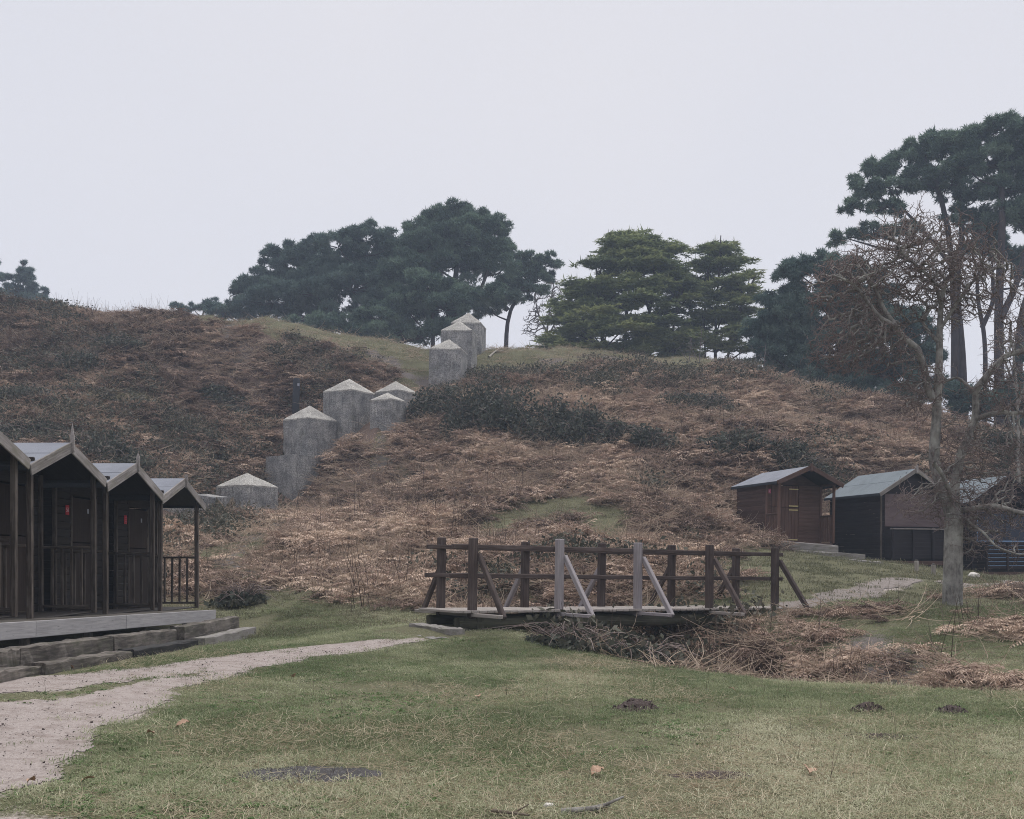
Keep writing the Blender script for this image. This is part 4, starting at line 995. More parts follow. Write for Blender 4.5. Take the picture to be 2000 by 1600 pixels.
pine('tall forked pine behind the bare oak, left half of the top right crown', 69, [(1810, 290, 40, 26), (1770, 320, 42, 26), (1725, 335, 34, 24), (1840, 310, 40, 28), (1690, 372, 38, 22), (1740, 375, 45, 24), (1800, 360, 45, 26), (1850, 365, 40, 26), (1665, 405, 24, 14), (1720, 410, 40, 14), (1905, 385, 40, 24), (1650, 468, 34, 16), (1700, 462, 36, 18), (1870, 430, 30, 20), (1925, 440, 34, 22), (1760, 455, 34, 16)],
     [([(1862, 830), (1866, 700), (1864, 560), (1850, 440), (1820, 340)], 11, 4), ([(1860, 520), (1800, 440), (1750, 400)], 5, 2), ([(1882, 830), (1880, 700), (1876, 560), (1880, 440), (1870, 340)], 9, 4)], 7, 'pine', G2)
pine('slim pine with a forked trunk between the tall right pines', 72, [(1905, 490, 30, 20), (1945, 480, 30, 22), (1980, 500, 34, 24), (2010, 540, 34, 26), (1930, 460, 34, 20), (1900, 455, 26, 16)],
     [([(1920, 830), (1919, 690), (1917, 635), (1903, 585), (1908, 530), (1925, 480)], 6, 3), ([(1918, 640), (1940, 590), (1945, 520)], 5, 3)], 8, 'pinedark', G2)
pine('dense dark evergreen low on the right behind the bare oak', 61, [(1600, 515, 45, 22), (1560, 545, 45, 28), (1640, 550, 60, 32), (1530, 590, 40, 34), (1600, 600, 75, 40), (1690, 590, 60, 40), (1540, 650, 50, 42), (1620, 670, 80, 50), (1710, 660, 70, 46), (1660, 730, 80, 40), (1770, 640, 50, 44), (1740, 730, 60, 34), (1570, 715, 50, 30), (1500, 690, 40, 34), (1490, 640, 28, 30), (1560, 745, 60, 24), (1640, 765, 60, 24), (1710, 780, 60, 22), (1520, 620, 40, 30), (1800, 700, 45, 40), (1790, 770, 50, 26)],
     [([(1640, 790), (1640, 690), (1630, 590), (1610, 520)], 10, 4), ([(1730, 800), (1725, 700), (1720, 620)], 8, 3)], 9, 'pinedark', G2, 1.2, 'evergreen_tree')
pine('dark evergreen thicket under the tall pines at the right edge', 56, [(1900, 800, 40, 30), (1960, 790, 46, 36), (2010, 780, 46, 46), (2040, 700, 40, 46), (1870, 780, 30, 24), (1985, 850, 44, 30), (2040, 840, 50, 44)],
     [([(1960, 900), (1960, 830), (1965, 780)], 6, 3), ([(2030, 900), (2035, 800), (2040, 690)], 6, 3)], 10, 'pinedark', None, .8, 'evergreen_tree')
G3 = 'far conifers on the left skyline'
pine('hazy spire shaped conifer on the far left skyline', 108, [(45, 525, 10, 14), (50, 550, 20, 14), (45, 575, 28, 14), (62, 560, 16, 14), (50, 598, 36, 14), (70, 580, 14, 12), (30, 600, 20, 12)],
     [([(47, 625), (46, 570), (43, 510)], 3, 1)], 12, 'pinedark', G3, 1.2)
pine('hazy conifer cut off by the left edge on the skyline', 106, [(-8, 515, 22, 8), (0, 540, 20, 8), (-12, 560, 26, 10), (2, 580, 20, 9), (-20, 600, 30, 12), (12, 600, 18, 10)],
     [([(-15, 630), (-15, 570), (-10, 500)], 4, 1)], 13, 'pinedark', G3, 1.2)
pine('small hazy conifer lowest on the far left skyline', 106, [(88, 575, 8, 10), (92, 592, 14, 9), (108, 596, 10, 9), (84, 604, 14, 8)],
     [([(90, 622), (90, 590), (88, 566)], 2, 1)], 14, 'pinedark', G3, 1.2)
pine('feathery pale shrub on the skyline left of the pine clump', 104, [(345, 600, 10, 6), (360, 612, 18, 8), (385, 608, 16, 8), (410, 598, 20, 12), (430, 610, 24, 12)],
     [([(385, 628), (370, 612), (345, 590)], 2, 1), ([(390, 628), (405, 600)], 2, 1)], 15, 'pinedark', None, .7, 'evergreen_shrub')

def cypress(label, Y, apex, outline, trunks, seed, keep, group):
    "layered cypress: flat sprays on level plates; outline = rows (py, x0, x1)"
    r = np.random.default_rng(seed); k = Y / F
    bx, by = trunks[0][0][0]; X0 = (bx - CX) * k; g = float(height(X0, Y)); base = np.array([X0, Y, g])
    T = Thing('cypress_tree', label, 'tree', base, 0, group)
    Ls = []; C = []; S_ = []; Tn = []
    tw = []
    for pts, w0, w1 in trunks:
        P = np.array([at(px, py, Y) + np.array([0, r.normal(0, .6), 0]) for px, py in pts]); P[0, 2] = min(P[0, 2], g)
        tw.append(P); Ls.append(limb(P - base, w0 * k, w1 * k, 6, .05, r))
    O = np.array(outline, float); py = O[0, 0]
    while py < O[-1, 0]:
        x0 = np.interp(py, O[:, 0], O[:, 1]); x1 = np.interp(py, O[:, 0], O[:, 2])
        npl = max(2, int((x1 - x0) / 26))
        for i in range(npl):
            for layer in (0, 1):
                if r.random() > keep: continue
                px = x0 + (x1 - x0) * (i + r.uniform(0, 1)) / npl; edge = min(px - x0, x1 - px)
                c = at(px, py + r.normal(0, 5), Y); half = (x1 - x0) * k * .5
                off = math.sqrt(max(0, half ** 2 - (c[0] - (x0 + x1 - 2 * CX) * k / 2) ** 2))
                c[1] += (-1 if layer == 0 else 1) * off * r.uniform(.2, .9)
                w = r.uniform(18, 40) * k; n = int(26 * w * w / .6) + 10
                e = r.normal(size=(n, 3)) * np.array([w * .48, w * .40, .10]); e[:, 2] += -.10 * (e[:, 0] / w) ** 2 + .02
                side = np.sign(px - (x0 + x1) / 2); e[:, 2] += .06 * side * e[:, 0]
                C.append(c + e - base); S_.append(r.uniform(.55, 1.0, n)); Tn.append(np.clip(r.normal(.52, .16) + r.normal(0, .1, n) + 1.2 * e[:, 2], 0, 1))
                j = min((t[np.argmin(np.abs(t[:, 2] - (c[2] - .12 * abs(t[0, 0] - c[0]) - .8)))] for t in [np.concatenate([q[:-1] + (q[1:] - q[:-1]) * f for f in np.linspace(0, 1, 8)]) for q in tw]), key=lambda q: np.linalg.norm(q - c))
                Ls.append(limb(np.array([j, (j + c) / 2 + np.array([0, 0, .15]), c]) - base, .075, .015, 3, .02, r))
        py += 10.5
    P, A, Rr = join_limbs(Ls); T.put('trunk', tube_mesh('trunk', P, A, Rr, M['pinebark'], 5))
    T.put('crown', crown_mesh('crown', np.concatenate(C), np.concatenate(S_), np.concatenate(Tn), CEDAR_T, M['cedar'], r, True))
G4 = 'layered yellow green cypresses'
cypress('broad layered yellow green cypress right of the crest blocks', 74, None, [(462, 1236, 1256), (472, 1190, 1310), (490, 1170, 1318), (515, 1165, 1330), (535, 1125, 1335), (560, 1120, 1345), (600, 1100, 1350), (640, 1075, 1350), (675, 1060, 1345), (700, 1070, 1340)],
        [([(1220, 715), (1225, 600), (1245, 475)], 6, 2), ([(1250, 715), (1265, 620), (1290, 520)], 5, 2), ([(1190, 715), (1175, 620), (1170, 520)], 5, 2), ([(1300, 715), (1315, 640), (1330, 560)], 4, 2)], 21, .47, G4)
cypress('thinner see-through layered cypress with a bare top', 76, None, [(478, 1395, 1415), (492, 1370, 1425), (515, 1360, 1450), (535, 1350, 1475), (560, 1330, 1490), (600, 1340, 1492), (650, 1335, 1488), (690, 1330, 1470), (715, 1340, 1450)],
        [([(1390, 730), (1395, 620), (1402, 470)], 5, 1), ([(1370, 730), (1360, 640), (1345, 560)], 4, 2), ([(1400, 730), (1430, 640), (1465, 550)], 4, 2), ([(1385, 730), (1375, 600), (1385, 500)], 3, 1)], 22, .34, G4)

# ------------------------------------------------------------------ bare trees, grown towards points in their crown
def colonize(P, par, A, step, di, dk, iters, r, grav=0.0):
    P = [np.array(p, float) for p in P]; par = list(par); A = np.array(A, float)
    arr = np.array(P); near = np.full(len(A), 1e9); who = np.zeros(len(A), int)
    start = 0
    for it in range(iters):
        new = np.array(P[start:])
        if len(new) == 0 or len(A) == 0: break
        for i in range(0, len(new), 400):
            d = np.linalg.norm(A[:, None] - new[None, i:i + 400], axis=2); j = d.argmin(1); dm = d[np.arange(len(A)), j]
            m = dm < near; near[m] = dm[m]; who[m] = start + i + j[m]
        start = len(P)
        kill = near < dk
        act = (near < di) & ~kill
        grow = {}
        for a, w in zip(A[act], who[act]): grow.setdefault(w, []).append(a)
        for w, aa in grow.items():
            d = np.array(aa) - P[w]; d /= np.linalg.norm(d, axis=1, keepdims=True); d = d.mean(0) + r.normal(0, .42, 3); d[2] += grav
            d /= np.linalg.norm(d) + 1e-9; P.append(P[w] + d * step); par.append(w)
        A = A[~kill]; near = near[~kill]; who = who[~kill]
        if len(P) == start: break
    return np.array(P), np.array(par)
def radii(P, par, tip, expo, base_r):
    n = len(P); a = np.full(n, 0.0); ch = np.zeros(n, int)
    for i in range(n - 1, -1, -1):
        if a[i] == 0: a[i] = tip ** expo
        if par[i] >= 0: a[par[i]] += a[i]
    return np.minimum(a ** (1 / expo), base_r)
def bare_tree(name, label, Y, skel, blobs, seed, natt, step, tip, mats, di, dk, expo=2.3, base_r=.2, group=None, twigs=2, iters=120, sp=.8, long_twigs=0):
    "skel: limbs as (points px,py,dy; half-widths px); blobs: (px, py, rx, ry, depth m) volumes the twigs fill"
    r = np.random.default_rng(seed); k = Y / F
    bx, by = skel[0][0][0][:2]; X0 = (bx - CX) * k; g = float(height(X0, Y)); base = np.array([X0, Y, g])
    T = Thing(name, label, 'tree', base, 0, group)
    Ls = []; nodes = []; par = []
    for pts, w0, w1 in skel:
        P = np.array([at(p[0], p[1], Y) + np.array([0, p[2] if len(p) > 2 else 0, 0]) for p in pts])
        if pts is skel[0][0]: P[0, 2] = g - .3
        L = limb(P - base, w0 * k, w1 * k, 7, .012, r); Ls.append(L)
        o = len(nodes); nodes += list(L[0]); par += [-1 if a < 0 else a + o for a in L[1]]
    P_, A_, R_ = join_limbs(Ls)
    tr = T.put('trunk', tube_mesh('trunk', P_, A_, R_, M[mats[0]], 9))
    ns = len(nodes)
    A = []
    tot = sum(b[2] * b[3] for b in blobs)
    for px, py, rx, ry, dp in blobs:
        n = int(natt * rx * ry / tot); e = r.normal(size=(n, 3)); e /= np.linalg.norm(e, axis=1, keepdims=True); e *= r.uniform(0, 1, (n, 1)) ** .4
        A.append(at(px, py, Y) + e * np.array([rx * k, dp, ry * k]) - base)
    P, pr = colonize(nodes, par, np.concatenate(A), step, di, dk, iters, r)
    # short side twigs
    ends = np.arange(ns, len(P)); ex = []; exp_ = []
    for _ in range(twigs):
        pick = ends[r.random(len(ends)) < .7]
        d = P[pick] - P[pr[pick]]; d /= np.linalg.norm(d, axis=1, keepdims=True) + 1e-9
        d = d + r.normal(0, .75, d.shape); d /= np.linalg.norm(d, axis=1, keepdims=True)
        t1 = P[pick] + d * step * sp * r.uniform(.5, 1.3, (len(pick), 1)); ex.append(t1); exp_.append(pick)
    if ex:
        ex = np.concatenate(ex); exp_ = np.concatenate(exp_)
        P = np.concatenate([P, ex]); pr = np.concatenate([pr, exp_])
    if long_twigs:                                         # zigzag twigs in all directions off the finer wood
        base_n = np.arange(0, ns + len(ends)); base_n = base_n[np.r_[r.random(ns) < .30, r.random(len(ends)) < .30]]
        cur = base_n; d = r.normal(size=(len(cur), 3)) + np.array([0, 0, .35]); d /= np.linalg.norm(d, axis=1, keepdims=True)
        for sgm in range(4):
            t1 = P[cur] + d * long_twigs * r.uniform(.6, 1.2, (len(cur), 1)); new = np.arange(len(P), len(P) + len(cur))
            P = np.concatenate([P, t1]); pr = np.concatenate([pr, cur])
            s1 = d + r.normal(0, .8, d.shape); s1 /= np.linalg.norm(s1, axis=1, keepdims=True)
            P = np.concatenate([P, t1 + s1 * long_twigs * .8]); pr = np.concatenate([pr, new])
            cur = new; d = d + r.normal(0, .45, d.shape); d /= np.linalg.norm(d, axis=1, keepdims=True)
    rad = radii(P, pr, tip, expo, base_r)
    prc = pr.copy(); prc[:ns] = -1
    thick = np.zeros(len(P), bool); thick[ns:] = rad[ns:] > tip * 3.2
    for nm, sel, mt, sd in (('branches', thick, mats[0], 5), ('crown', ~thick, mats[1], 3)):
        pp = np.where(sel, prc, -1); 
        if (pp >= 0).any(): T.put(nm, tube_mesh(nm, P, pp, rad, M[mt], sd))
    print('NODES', label, len(P), ns)
    return len(P)
bare_tree('oak_tree', 'bare grey oak with a spreading twiggy crown on the right bank', 22.0, [
    ([(1860, 1192), (1861, 1150), (1863, 1100), (1864, 1050), (1866, 1010), (1862, 985)], 19.5, 17),
    ([(1862, 1005), (1846, 960, .1), (1828, 900, .1), (1827, 850), (1831, 790), (1836, 720), (1838, 660), (1840, 600), (1846, 555)], 13, 4),
    ([(1866, 1000), (1872, 950, .2), (1884, 885, .2), (1904, 845, .3), (1917, 812, .3), (1915, 770, .3), (1916, 752, .2), (1938, 722, .1), (1962, 693), (2010, 682, -.2), (2060, 670, -.3)], 10, 4),
    ([(1825, 782), (1812, 762), (1798, 725, -.2), (1782, 688, -.3), (1752, 665, -.3), (1728, 640, -.4), (1708, 610, -.4), (1690, 575, -.5), (1672, 552, -.5)], 8.5, 3),
    ([(1730, 643, -.4), (1705, 634, -.5), (1690, 625, -.6), (1660, 590, -.7), (1634, 570, -.8), (1605, 560, -.9)], 5, 2),
    ([(1832, 668), (1818, 640, .2), (1812, 618, .3), (1795, 622, .4), (1775, 640, .5)], 4, 1.6),
    ([(1812, 620, .3), (1832, 590, .4), (1845, 588, .5), (1860, 560, .6), (1880, 520, .6), (1890, 480, .6)], 5, 2),
    ([(1838, 640), (1880, 560, -.4), (1905, 540, -.5), (1950, 525, -.6)], 4, 1.8),
    ([(1918, 815, .3), (1935, 808, .1), (1955, 805, -.1), (1970, 810, -.2), (2010, 806, -.3)], 5.5, 3),
    ([(1868, 998), (1895, 994, -.3), (1920, 990, -.5), (1955, 1004, -.8), (1985, 1012, -1), (2030, 1030, -1.3)], 6, 3),
    ([(1860, 985), (1838, 955, -.4), (1818, 930, -.6), (1800, 913, -.7)], 5, 4),
    ([(1840, 602), (1815, 560, -.3), (1780, 530, -.4), (1740, 500, -.5)], 4, 1.6),
    ([(1916, 760, .3), (1890, 728, .5), (1862, 740, .6), (1842, 765, .7)], 3, 1.3),
    ([(1868, 1002), (1900, 1040, -.5), (1915, 1070, -.8), (1955, 1085, -1), (1985, 1070, -1.2)], 3, 1.2)],
    [(1830, 520, 120, 85, 1.6), (1730, 530, 110, 70, 1.5), (1650, 570, 80, 75, 1.3), (1890, 560, 70, 80, 1.4), (1700, 680, 90, 60, 1.2), (1640, 680, 60, 60, 1.0), (1790, 760, 60, 50, 1.0),
     (1865, 985, 70, 55, .8), (1940, 1020, 70, 70, .9), (1780, 985, 50, 35, .7), (1960, 760, 50, 60, 1.0), (1960, 900, 50, 60, .9), (1990, 620, 40, 60, 1.0), (1870, 880, 50, 60, .8), (1770, 440, 60, 30, 1.0)],
    31, 7600, .11, .0036, ('oakbark', 'twig'), 3.0, .15, 2.35, .06, None, 2, 260, 1.1, .11)
bare_tree('bare_tree', 'thin bare tree with pale stems behind the right hut roofs', 40.0, [
    ([(1990, 900), (1988, 820), (1984, 740), (1975, 660)], 4, 1.5), ([(1986, 800), (2005, 740), (2020, 680)], 2.5, 1.2), ([(1985, 760), (1960, 700), (1945, 650)], 2.2, 1)],
    [(1980, 680, 50, 60, 1.4), (1950, 700, 40, 50, 1.2), (2020, 700, 40, 60, 1.2)], 32, 420, .22, .007, ('oakbark', 'twig'), 1.6, .35, 2.2, .08, None, 2, 80)
bare_tree('bare_tree', 'pale grey leafless tree blurred by haze between pines and cypress', 92.0, [
    ([(1070, 700), (1068, 640), (1075, 590), (1082, 550)], 3.0, 1), ([(1068, 650), (1050, 610), (1045, 580)], 2, 1), ([(1069, 660), (1090, 620), (1100, 590)], 2, 1)],
    [(1070, 600, 40, 50, 2.2), (1050, 640, 36, 40, 2.0), (1095, 640, 34, 45, 2.0), (1080, 570, 25, 30, 1.5)], 33, 1300, .36, .016, ('greytwig', 'greytwig'), 3.0, .5, 2.2, .12, None, 2, 90)
for i, (px, py, top, lab) in enumerate([(1365, 712, 640, 'thin leafless sapling on the crest in front of the see-through cypress'), (1345, 706, 660, 'leafless sapling left of its taller twin on the crest'),
                                        (1490, 735, 670, 'spindly leafless sapling on the right shoulder of the crest'), (1440, 740, 690, 'short twiggy sapling in the bracken below the crest on the right'),
                                        (640, 0, 0, None)]):
    if lab is None: continue
    Yt = 53.0 if px < 1450 else 50.0
    bare_tree('sapling', lab, Yt, [([(px, py), (px + 3, (py + top) / 2), (px + 6, top)], .9, .4), ([(px, py), (px - 12, (py + top) / 2 + 8), (px - 18, top + 18)], .7, .3), ([(px + 1, py - 8), (px + 16, (py + top) / 2 + 10)], .6, .3)],
              [(px, (py + top) / 2, 24, abs(py - top) / 2, .6)], 40 + i, 70, .22, .006, ('greytwig', 'greytwig'), 1.5, .3, 2.4, .02, 'saplings on the crest', 1, 30)

# ------------------------------------------------------------------ bramble bushes
BUSH = []
def bush(label, px, py, rx, h, seed, Yoff=0, mat='bramble', dens=1.0, name='bramble_bush'):
    p = ray_ground(px, py, 15); r = np.random.default_rng(seed)
    base = np.array([p[0], p[1] + Yoff, float(height(p[0], p[1] + Yoff))]); k = base[1] / F; a = rx * k
    BUSH.append((base[0], base[1], a))
    T = Thing(name, label, 'bush', base, 0, 'dark bramble bushes on the slope')
    nb = int(10 + 7 * a); Ls = []; V = []; tn = []
    for i in range(nb):
        ang = r.uniform(0, 2 * math.pi); q = math.sqrt(r.uniform(0, 1)); cx, cy = q * a * math.cos(ang), q * a * .7 * math.sin(ang)
        gz = float(height(base[0] + cx, base[1] + cy)) - base[2]; hh = h * (1 - .6 * q) * r.uniform(.6, 1.15); c = np.array([cx, cy, gz + hh * .55])
        sr = np.array([.45 + .12 * a, .45 + .1 * a, hh * .6]) * r.uniform(.7, 1.15)
        n = int(dens * 330 * sr[0] * (sr[2] + .3)) + 40
        e = r.normal(size=(n, 3)); e /= np.linalg.norm(e, axis=1, keepdims=True); c2 = c + e * sr * r.uniform(.5, 1.08, (n, 1))
        s = r.uniform(.045, .105, (n, 1)); d1 = r.normal(size=(n, 3)); d1 /= np.linalg.norm(d1, axis=1, keepdims=True); d2 = np.cross(d1, r.normal(size=(n, 3))); d2 /= np.linalg.norm(d2, axis=1, keepdims=True)
        V.append(np.stack([c2 - d1 * s, c2 - d2 * s * .55, c2 + d1 * s, c2 + d2 * s * .55], 1)); tn.append(np.clip(r.normal(.42, .2, n) , 0, 1))
        for j in range(5):
            tip = c + r.normal(size=3) * sr * np.array([1.0, 1.0, .9]) + np.array([0, 0, .25 * r.random()])
            Ls.append(limb(np.array([[cx * .6, cy * .6, gz - .05], (c + tip) / 2 + np.array([0, 0, .2]), tip]), .014, .006, 4, .03, r))
    V = np.concatenate(V); n = len(V)
    T.put('foliage', np_mesh('foliage', V.reshape(-1, 3), np.arange(n * 4).reshape(-1, 4), M[mat], False, dict(tint=np.repeat(np.concatenate(tn), 4))))
    P, A, Rr = join_limbs(Ls); T.put('stems', tube_mesh('stems', P, A, Rr, M['twig'], 3))
bush('dark bramble bush touching the half hidden concrete block', 850, 815, 52, 1.3, 51)
bush('tallest dark bramble bush in the middle of the slope, below the crest blocks', 935, 832, 80, 2.3, 52)
bush('wide dark bramble bush in the middle of the slope, right of the tallest one', 1040, 852, 84, 2.1, 53)
bush('dark bramble bush trailing down right of the main thicket', 1140, 864, 62, 1.5, 54)
bush('small round bramble bush below the middle of the slope on its own', 1272, 885, 36, .9, 55)
bush('low bramble bush right of the small round one', 1200, 868, 34, .7, 56)
bush('grey green bramble bush on the right slope above the red brown hut', 1430, 880, 58, 1.1, 57)
bush('low bramble patch on the slope behind the roof of the red brown hut', 1550, 905, 60, .9, 58)
bush('sparse grey bramble patch high on the right slope', 1360, 790, 60, .8, 59, dens=.6)
bush('dark bramble bush on the left slope above the third hut roof', 210, 900, 80, .9, 60)
bush('dark bramble bush on the left slope above the nearest hut roof', 60, 850, 70, .9, 61)
bush('small dark bramble bush high on the left slope under the skyline', 235, 690, 40, .8, 62, dens=.8)
bush('dark bramble bush in the bracken left of the black post', 440, 800, 45, .7, 63, dens=.8)
bush('dark bramble bush half way up the left slope at the picture edge', 30, 790, 60, .9, 64)
bush('dark bramble bush high on the far left slope', 150, 730, 50, .8, 65, dens=.7)
bush('dark bramble bush behind the roof of the blue silled hut', 1975, 905, 60, 1.2, 67)
bush('dark ivy bush in the ditch below the middle of the footbridge', 1130, 1275, 40, .30, 68, Yoff=.8, dens=1.6)
bush('dark ivy bush in the ditch below the right half of the footbridge', 1260, 1285, 40, .32, 69, Yoff=.7, dens=1.6)
bush('low weedy clump at the end of the left deck', 470, 1180, 24, .35, 71, dens=1.6)
# ------------------------------------------------------------------ ground cover templates
def frond(r, L, droop, el, az, npin=12, pin=.17, curl=.5):
    t = np.linspace(0, 1, npin + 2); ang = el - droop * t
    d = np.stack([np.cos(ang), np.zeros_like(t), np.sin(ang)], -1); P = np.cumsum(d, 0) * L / (npin + 1); P -= P[0]
    P[:, 1] += np.cumsum(r.normal(0, .012, len(t)))
    ca, sa = math.cos(az), math.sin(az); Rz = np.array([[ca, -sa, 0], [sa, ca, 0], [0, 0, 1]])
    tri = []; w = .008
    for i in range(npin + 1):
        a, b = P[i], P[i + 1]; n = np.array([0, w, 0]); tri += [[a - n, a + n, b + n * .8], [a - n, b + n * .8, b - n * .8]]
        n2 = np.array([0, 0, w]); tri += [[a - n2, a + n2, b]]
    for i in range(2, npin + 1):
        for s in (-1, 1):
            l = pin * math.sin(math.pi * min(1, .18 + .82 * t[i])) ** .7 * r.uniform(.6, 1.15)
            dr = np.array([.45 * r.uniform(.4, 1.2), s * r.uniform(.7, 1.0), -curl * r.uniform(.1, 1.3)]); dr /= np.linalg.norm(dr)
            q = P[i]; m = q + dr * l * .55; e = m + (dr + np.array([0, 0, -curl * r.uniform(0, 1.2)])) * l * .45
            wd = np.array([.020 * r.uniform(.7, 1.3), 0, .006 * r.normal()])
            tri += [[q, m - wd, m + wd], [m - wd, e, m + wd]]
    return np.einsum('ij,nvj->nvi', Rz, np.array(tri))
def fern_clump(seed, nf, Lr, el, droop, spread, pin, mat, comb=None):
    r = np.random.default_rng(seed); T = []
    for i in range(nf):
        az = r.uniform(0, 2 * math.pi) if comb is None else r.normal(comb, .6)
        f = frond(r, r.uniform(*Lr), r.uniform(*droop), r.uniform(*el), az, 11, pin, r.uniform(.2, .8))
        T.append(f + np.array([r.normal(0, spread), r.normal(0, spread), r.uniform(0, .08)]))
    V = np.concatenate(T).reshape(-1, 3); V[:, 2] = np.maximum(V[:, 2], -.05)
    return np_mesh('fern_clump', V, np.arange(len(V)).reshape(-1, 3), mat)
def blades(seed, n, h, wid, rad, lean, mat, name='grass_clump', bend=.5):
    r = np.random.default_rng(seed); b = np.stack([r.normal(0, rad, n), r.normal(0, rad, n), np.zeros(n) - .004], -1)
    az = r.uniform(0, 2 * math.pi, n); ln = np.abs(r.normal(0, lean, n)); hh = h * r.uniform(.45, 1.15, n)
    d = np.stack([np.cos(az) * np.sin(ln), np.sin(az) * np.sin(ln), np.cos(ln)], -1)
    s = np.stack([-np.sin(az), np.cos(az), np.zeros(n)], -1) * wid * r.uniform(.6, 1.3, (n, 1))
    m = b + d * hh[:, None] * .55; e = m + (d + np.stack([np.cos(az) * bend, np.sin(az) * bend, -np.full(n, bend * .6)], -1)) * hh[:, None] * .45
    tri = np.concatenate([np.stack([b - s, b + s, m + s * .7], 1), np.stack([b - s, m + s * .7, m - s * .7], 1), np.stack([m - s * .7, m + s * .7, e], 1)])
    V = tri.reshape(-1, 3); return np_mesh(name, V, np.arange(len(V)).reshape(-1, 3), mat)
def strands(seed, n, L, wid, rad, up, curve, mat, name):
    "thin bent stems lying or standing: two crossed ribbons each"
    r = np.random.default_rng(seed); tri = []
    for i in range(n):
        az = r.uniform(0, 2 * math.pi); el = r.uniform(*up); l = r.uniform(*L); p = np.array([r.normal(0, rad), r.normal(0, rad), 0.0]); k = 5; daz = r.normal(0, curve); dl = r.normal(-.1, curve * .5)
        for j in range(k):
            d = np.array([math.cos(az) * math.cos(el), math.sin(az) * math.cos(el), math.sin(el)]); q = p + d * l / k
            q[2] = max(q[2], .004)
            s = np.array([-math.sin(az), math.cos(az), 0]) * wid * (1 - .15 * j); u = np.array([0, 0, wid]) * (1 - .15 * j)
            for w in (s, u): tri += [[p - w, p + w, q + w * .85], [p - w, q + w * .85, q - w * .85]]
            p = q; az += daz / k; el += dl / k
    V = np.array(tri).reshape(-1, 3); return np_mesh(name, V, np.arange(len(V)).reshape(-1, 3), mat)
def rosette(seed, n, L, mat):
    r = np.random.default_rng(seed); tri = []
    for i in range(n):
        az = r.uniform(0, 2 * math.pi); el = r.uniform(.15, 1.0); l = L * r.uniform(.5, 1.1); o = np.array([r.normal(0, L * .9), r.normal(0, L * .9), 0])
        d = np.array([math.cos(az) * math.cos(el), math.sin(az) * math.cos(el), math.sin(el)]); s = np.array([-math.sin(az), math.cos(az), 0]) * l * .32
        m = o + d * l * .6; e = m + np.array([d[0], d[1], d[2] * .1 - .15]) * l * .45
        tri += [[o, m + s, m - s], [m - s, m + s, e]]
    V = np.array(tri).reshape(-1, 3); return np_mesh('weed', V, np.arange(len(V)).reshape(-1, 3), mat)

def sample(n, y0, y1, u0=-.60, u1=.60, seed=0):
    r = np.random.default_rng(seed)
    Y = np.sqrt(r.uniform(y0 ** 2, y1 ** 2, n)); return r.uniform(u0, u1, n) * Y, Y, r
def clear_of(X, Y, r):
    "keep ground cover out of huts, deck, steps and blocks"
    ok = np.ones(len(X), bool)
    ok &= ~((X < front_x(Y) + .95) & (X > row_x(Y) - 3.3) & (Y > 10) & (Y < 21.7))
    for o in bpy.data.objects:
        if o.name.startswith('concrete_block'):
            ok &= np.hypot(X - o.location.x, (Y - o.location.y + .35) * .9) > 1.15
        elif o.name.startswith('marker_post'): ok &= np.hypot((X - o.location.x) * 1.6, (Y - o.location.y + .8) * .6) > 1.0
        elif o.name.startswith('beach_hut') and o.location.x > 0:
            a = PSI; dx, dy = X - o.location.x, Y - o.location.y; lx = dx * math.cos(a) + dy * math.sin(a); ly = -dx * math.sin(a) + dy * math.cos(a)
            ok &= ~((np.abs(lx) < 1.4) & (ly > -.9) & (ly < 3.0))
    dx, dy = X + .65, Y - 17.6; c, s = math.cos(math.atan2(3.6, 5.83)), math.sin(math.atan2(3.6, 5.83)); lx = dx * c + dy * s; ly = -dx * s + dy * c
    ok &= ~((lx > -.5) & (lx < 7.6) & (ly > -.1) & (ly < 1.2) & (height(X, Y) > .35))
    ok &= ~((lx > -1.3) & (lx < -.2) & (ly > -.6) & (ly < 1.2))
    return ok
def normals(X, Y, e=.3):
    return (height(X + e, Y) - height(X - e, Y)) / (2 * e), (height(X, Y + e) - height(X, Y - e)) / (2 * e)
def place(name, label, cat, X, Y, r, smin, smax, tint, temps, align=True, lift=0.0, tilt=.12, n2=None):
    Z = height(X, Y) + lift; n = len(X)
    rot = np.zeros((n, 3)); rot[:, 2] = r.uniform(0, 2 * math.pi, n)
    rot[:, :2] = r.normal(0, tilt, (n, 2))
    return scatter(name, label, cat, np.stack([X, Y, Z], -1), rot, r.uniform(smin, smax, n), np.clip(tint, 0, 1), r.integers(0, len(temps), n), temps)

# dead bracken: arching clumps and flattened litter
X, Y, r = sample(30000, 14, 63, seed=101); f = FERN(X, Y)
mo = MOUND(X, Y); patch = sstep(-.30, .12, mo + .3 * fbm(X + 40, Y, 3.2, 3)); patch = np.where(Y < 22, .75, patch)
keep = (r.random(len(X)) < f * np.clip(.12 + patch, 0, 1)) & clear_of(X, Y, r)
nb_ = np.min([np.hypot(X - b[0], (Y - b[1]) / .8) / b[2] for b in BUSH], 0); keep &= (nb_ > .75) | (r.random(len(X)) < .12)
X, Y = X[keep], Y[keep]
tn = .42 + .75 * fbm(X, Y + 7, 3.5, 3) + .5 * fbm(X + 3, Y, .9, 2) + r.normal(0, .24, len(X)) - .10 * sstep(38, 52, Y) - .16 * sstep(-6, -10, X) * sstep(30, 36, Y) - .10 * sstep(7, 12, X) * sstep(38, 44, Y)
temps = [fern_clump(200 + i, 13, (.45, .85), (.4, 1.0), (1.2, 2.3), .13, .16, M['fern']) for i in range(5)] + [fern_clump(210 + i, 14, (.6, 1.0), (.15, .6), (.3, 1.0), .16, .15, M['fern'], 0) for i in range(3)]
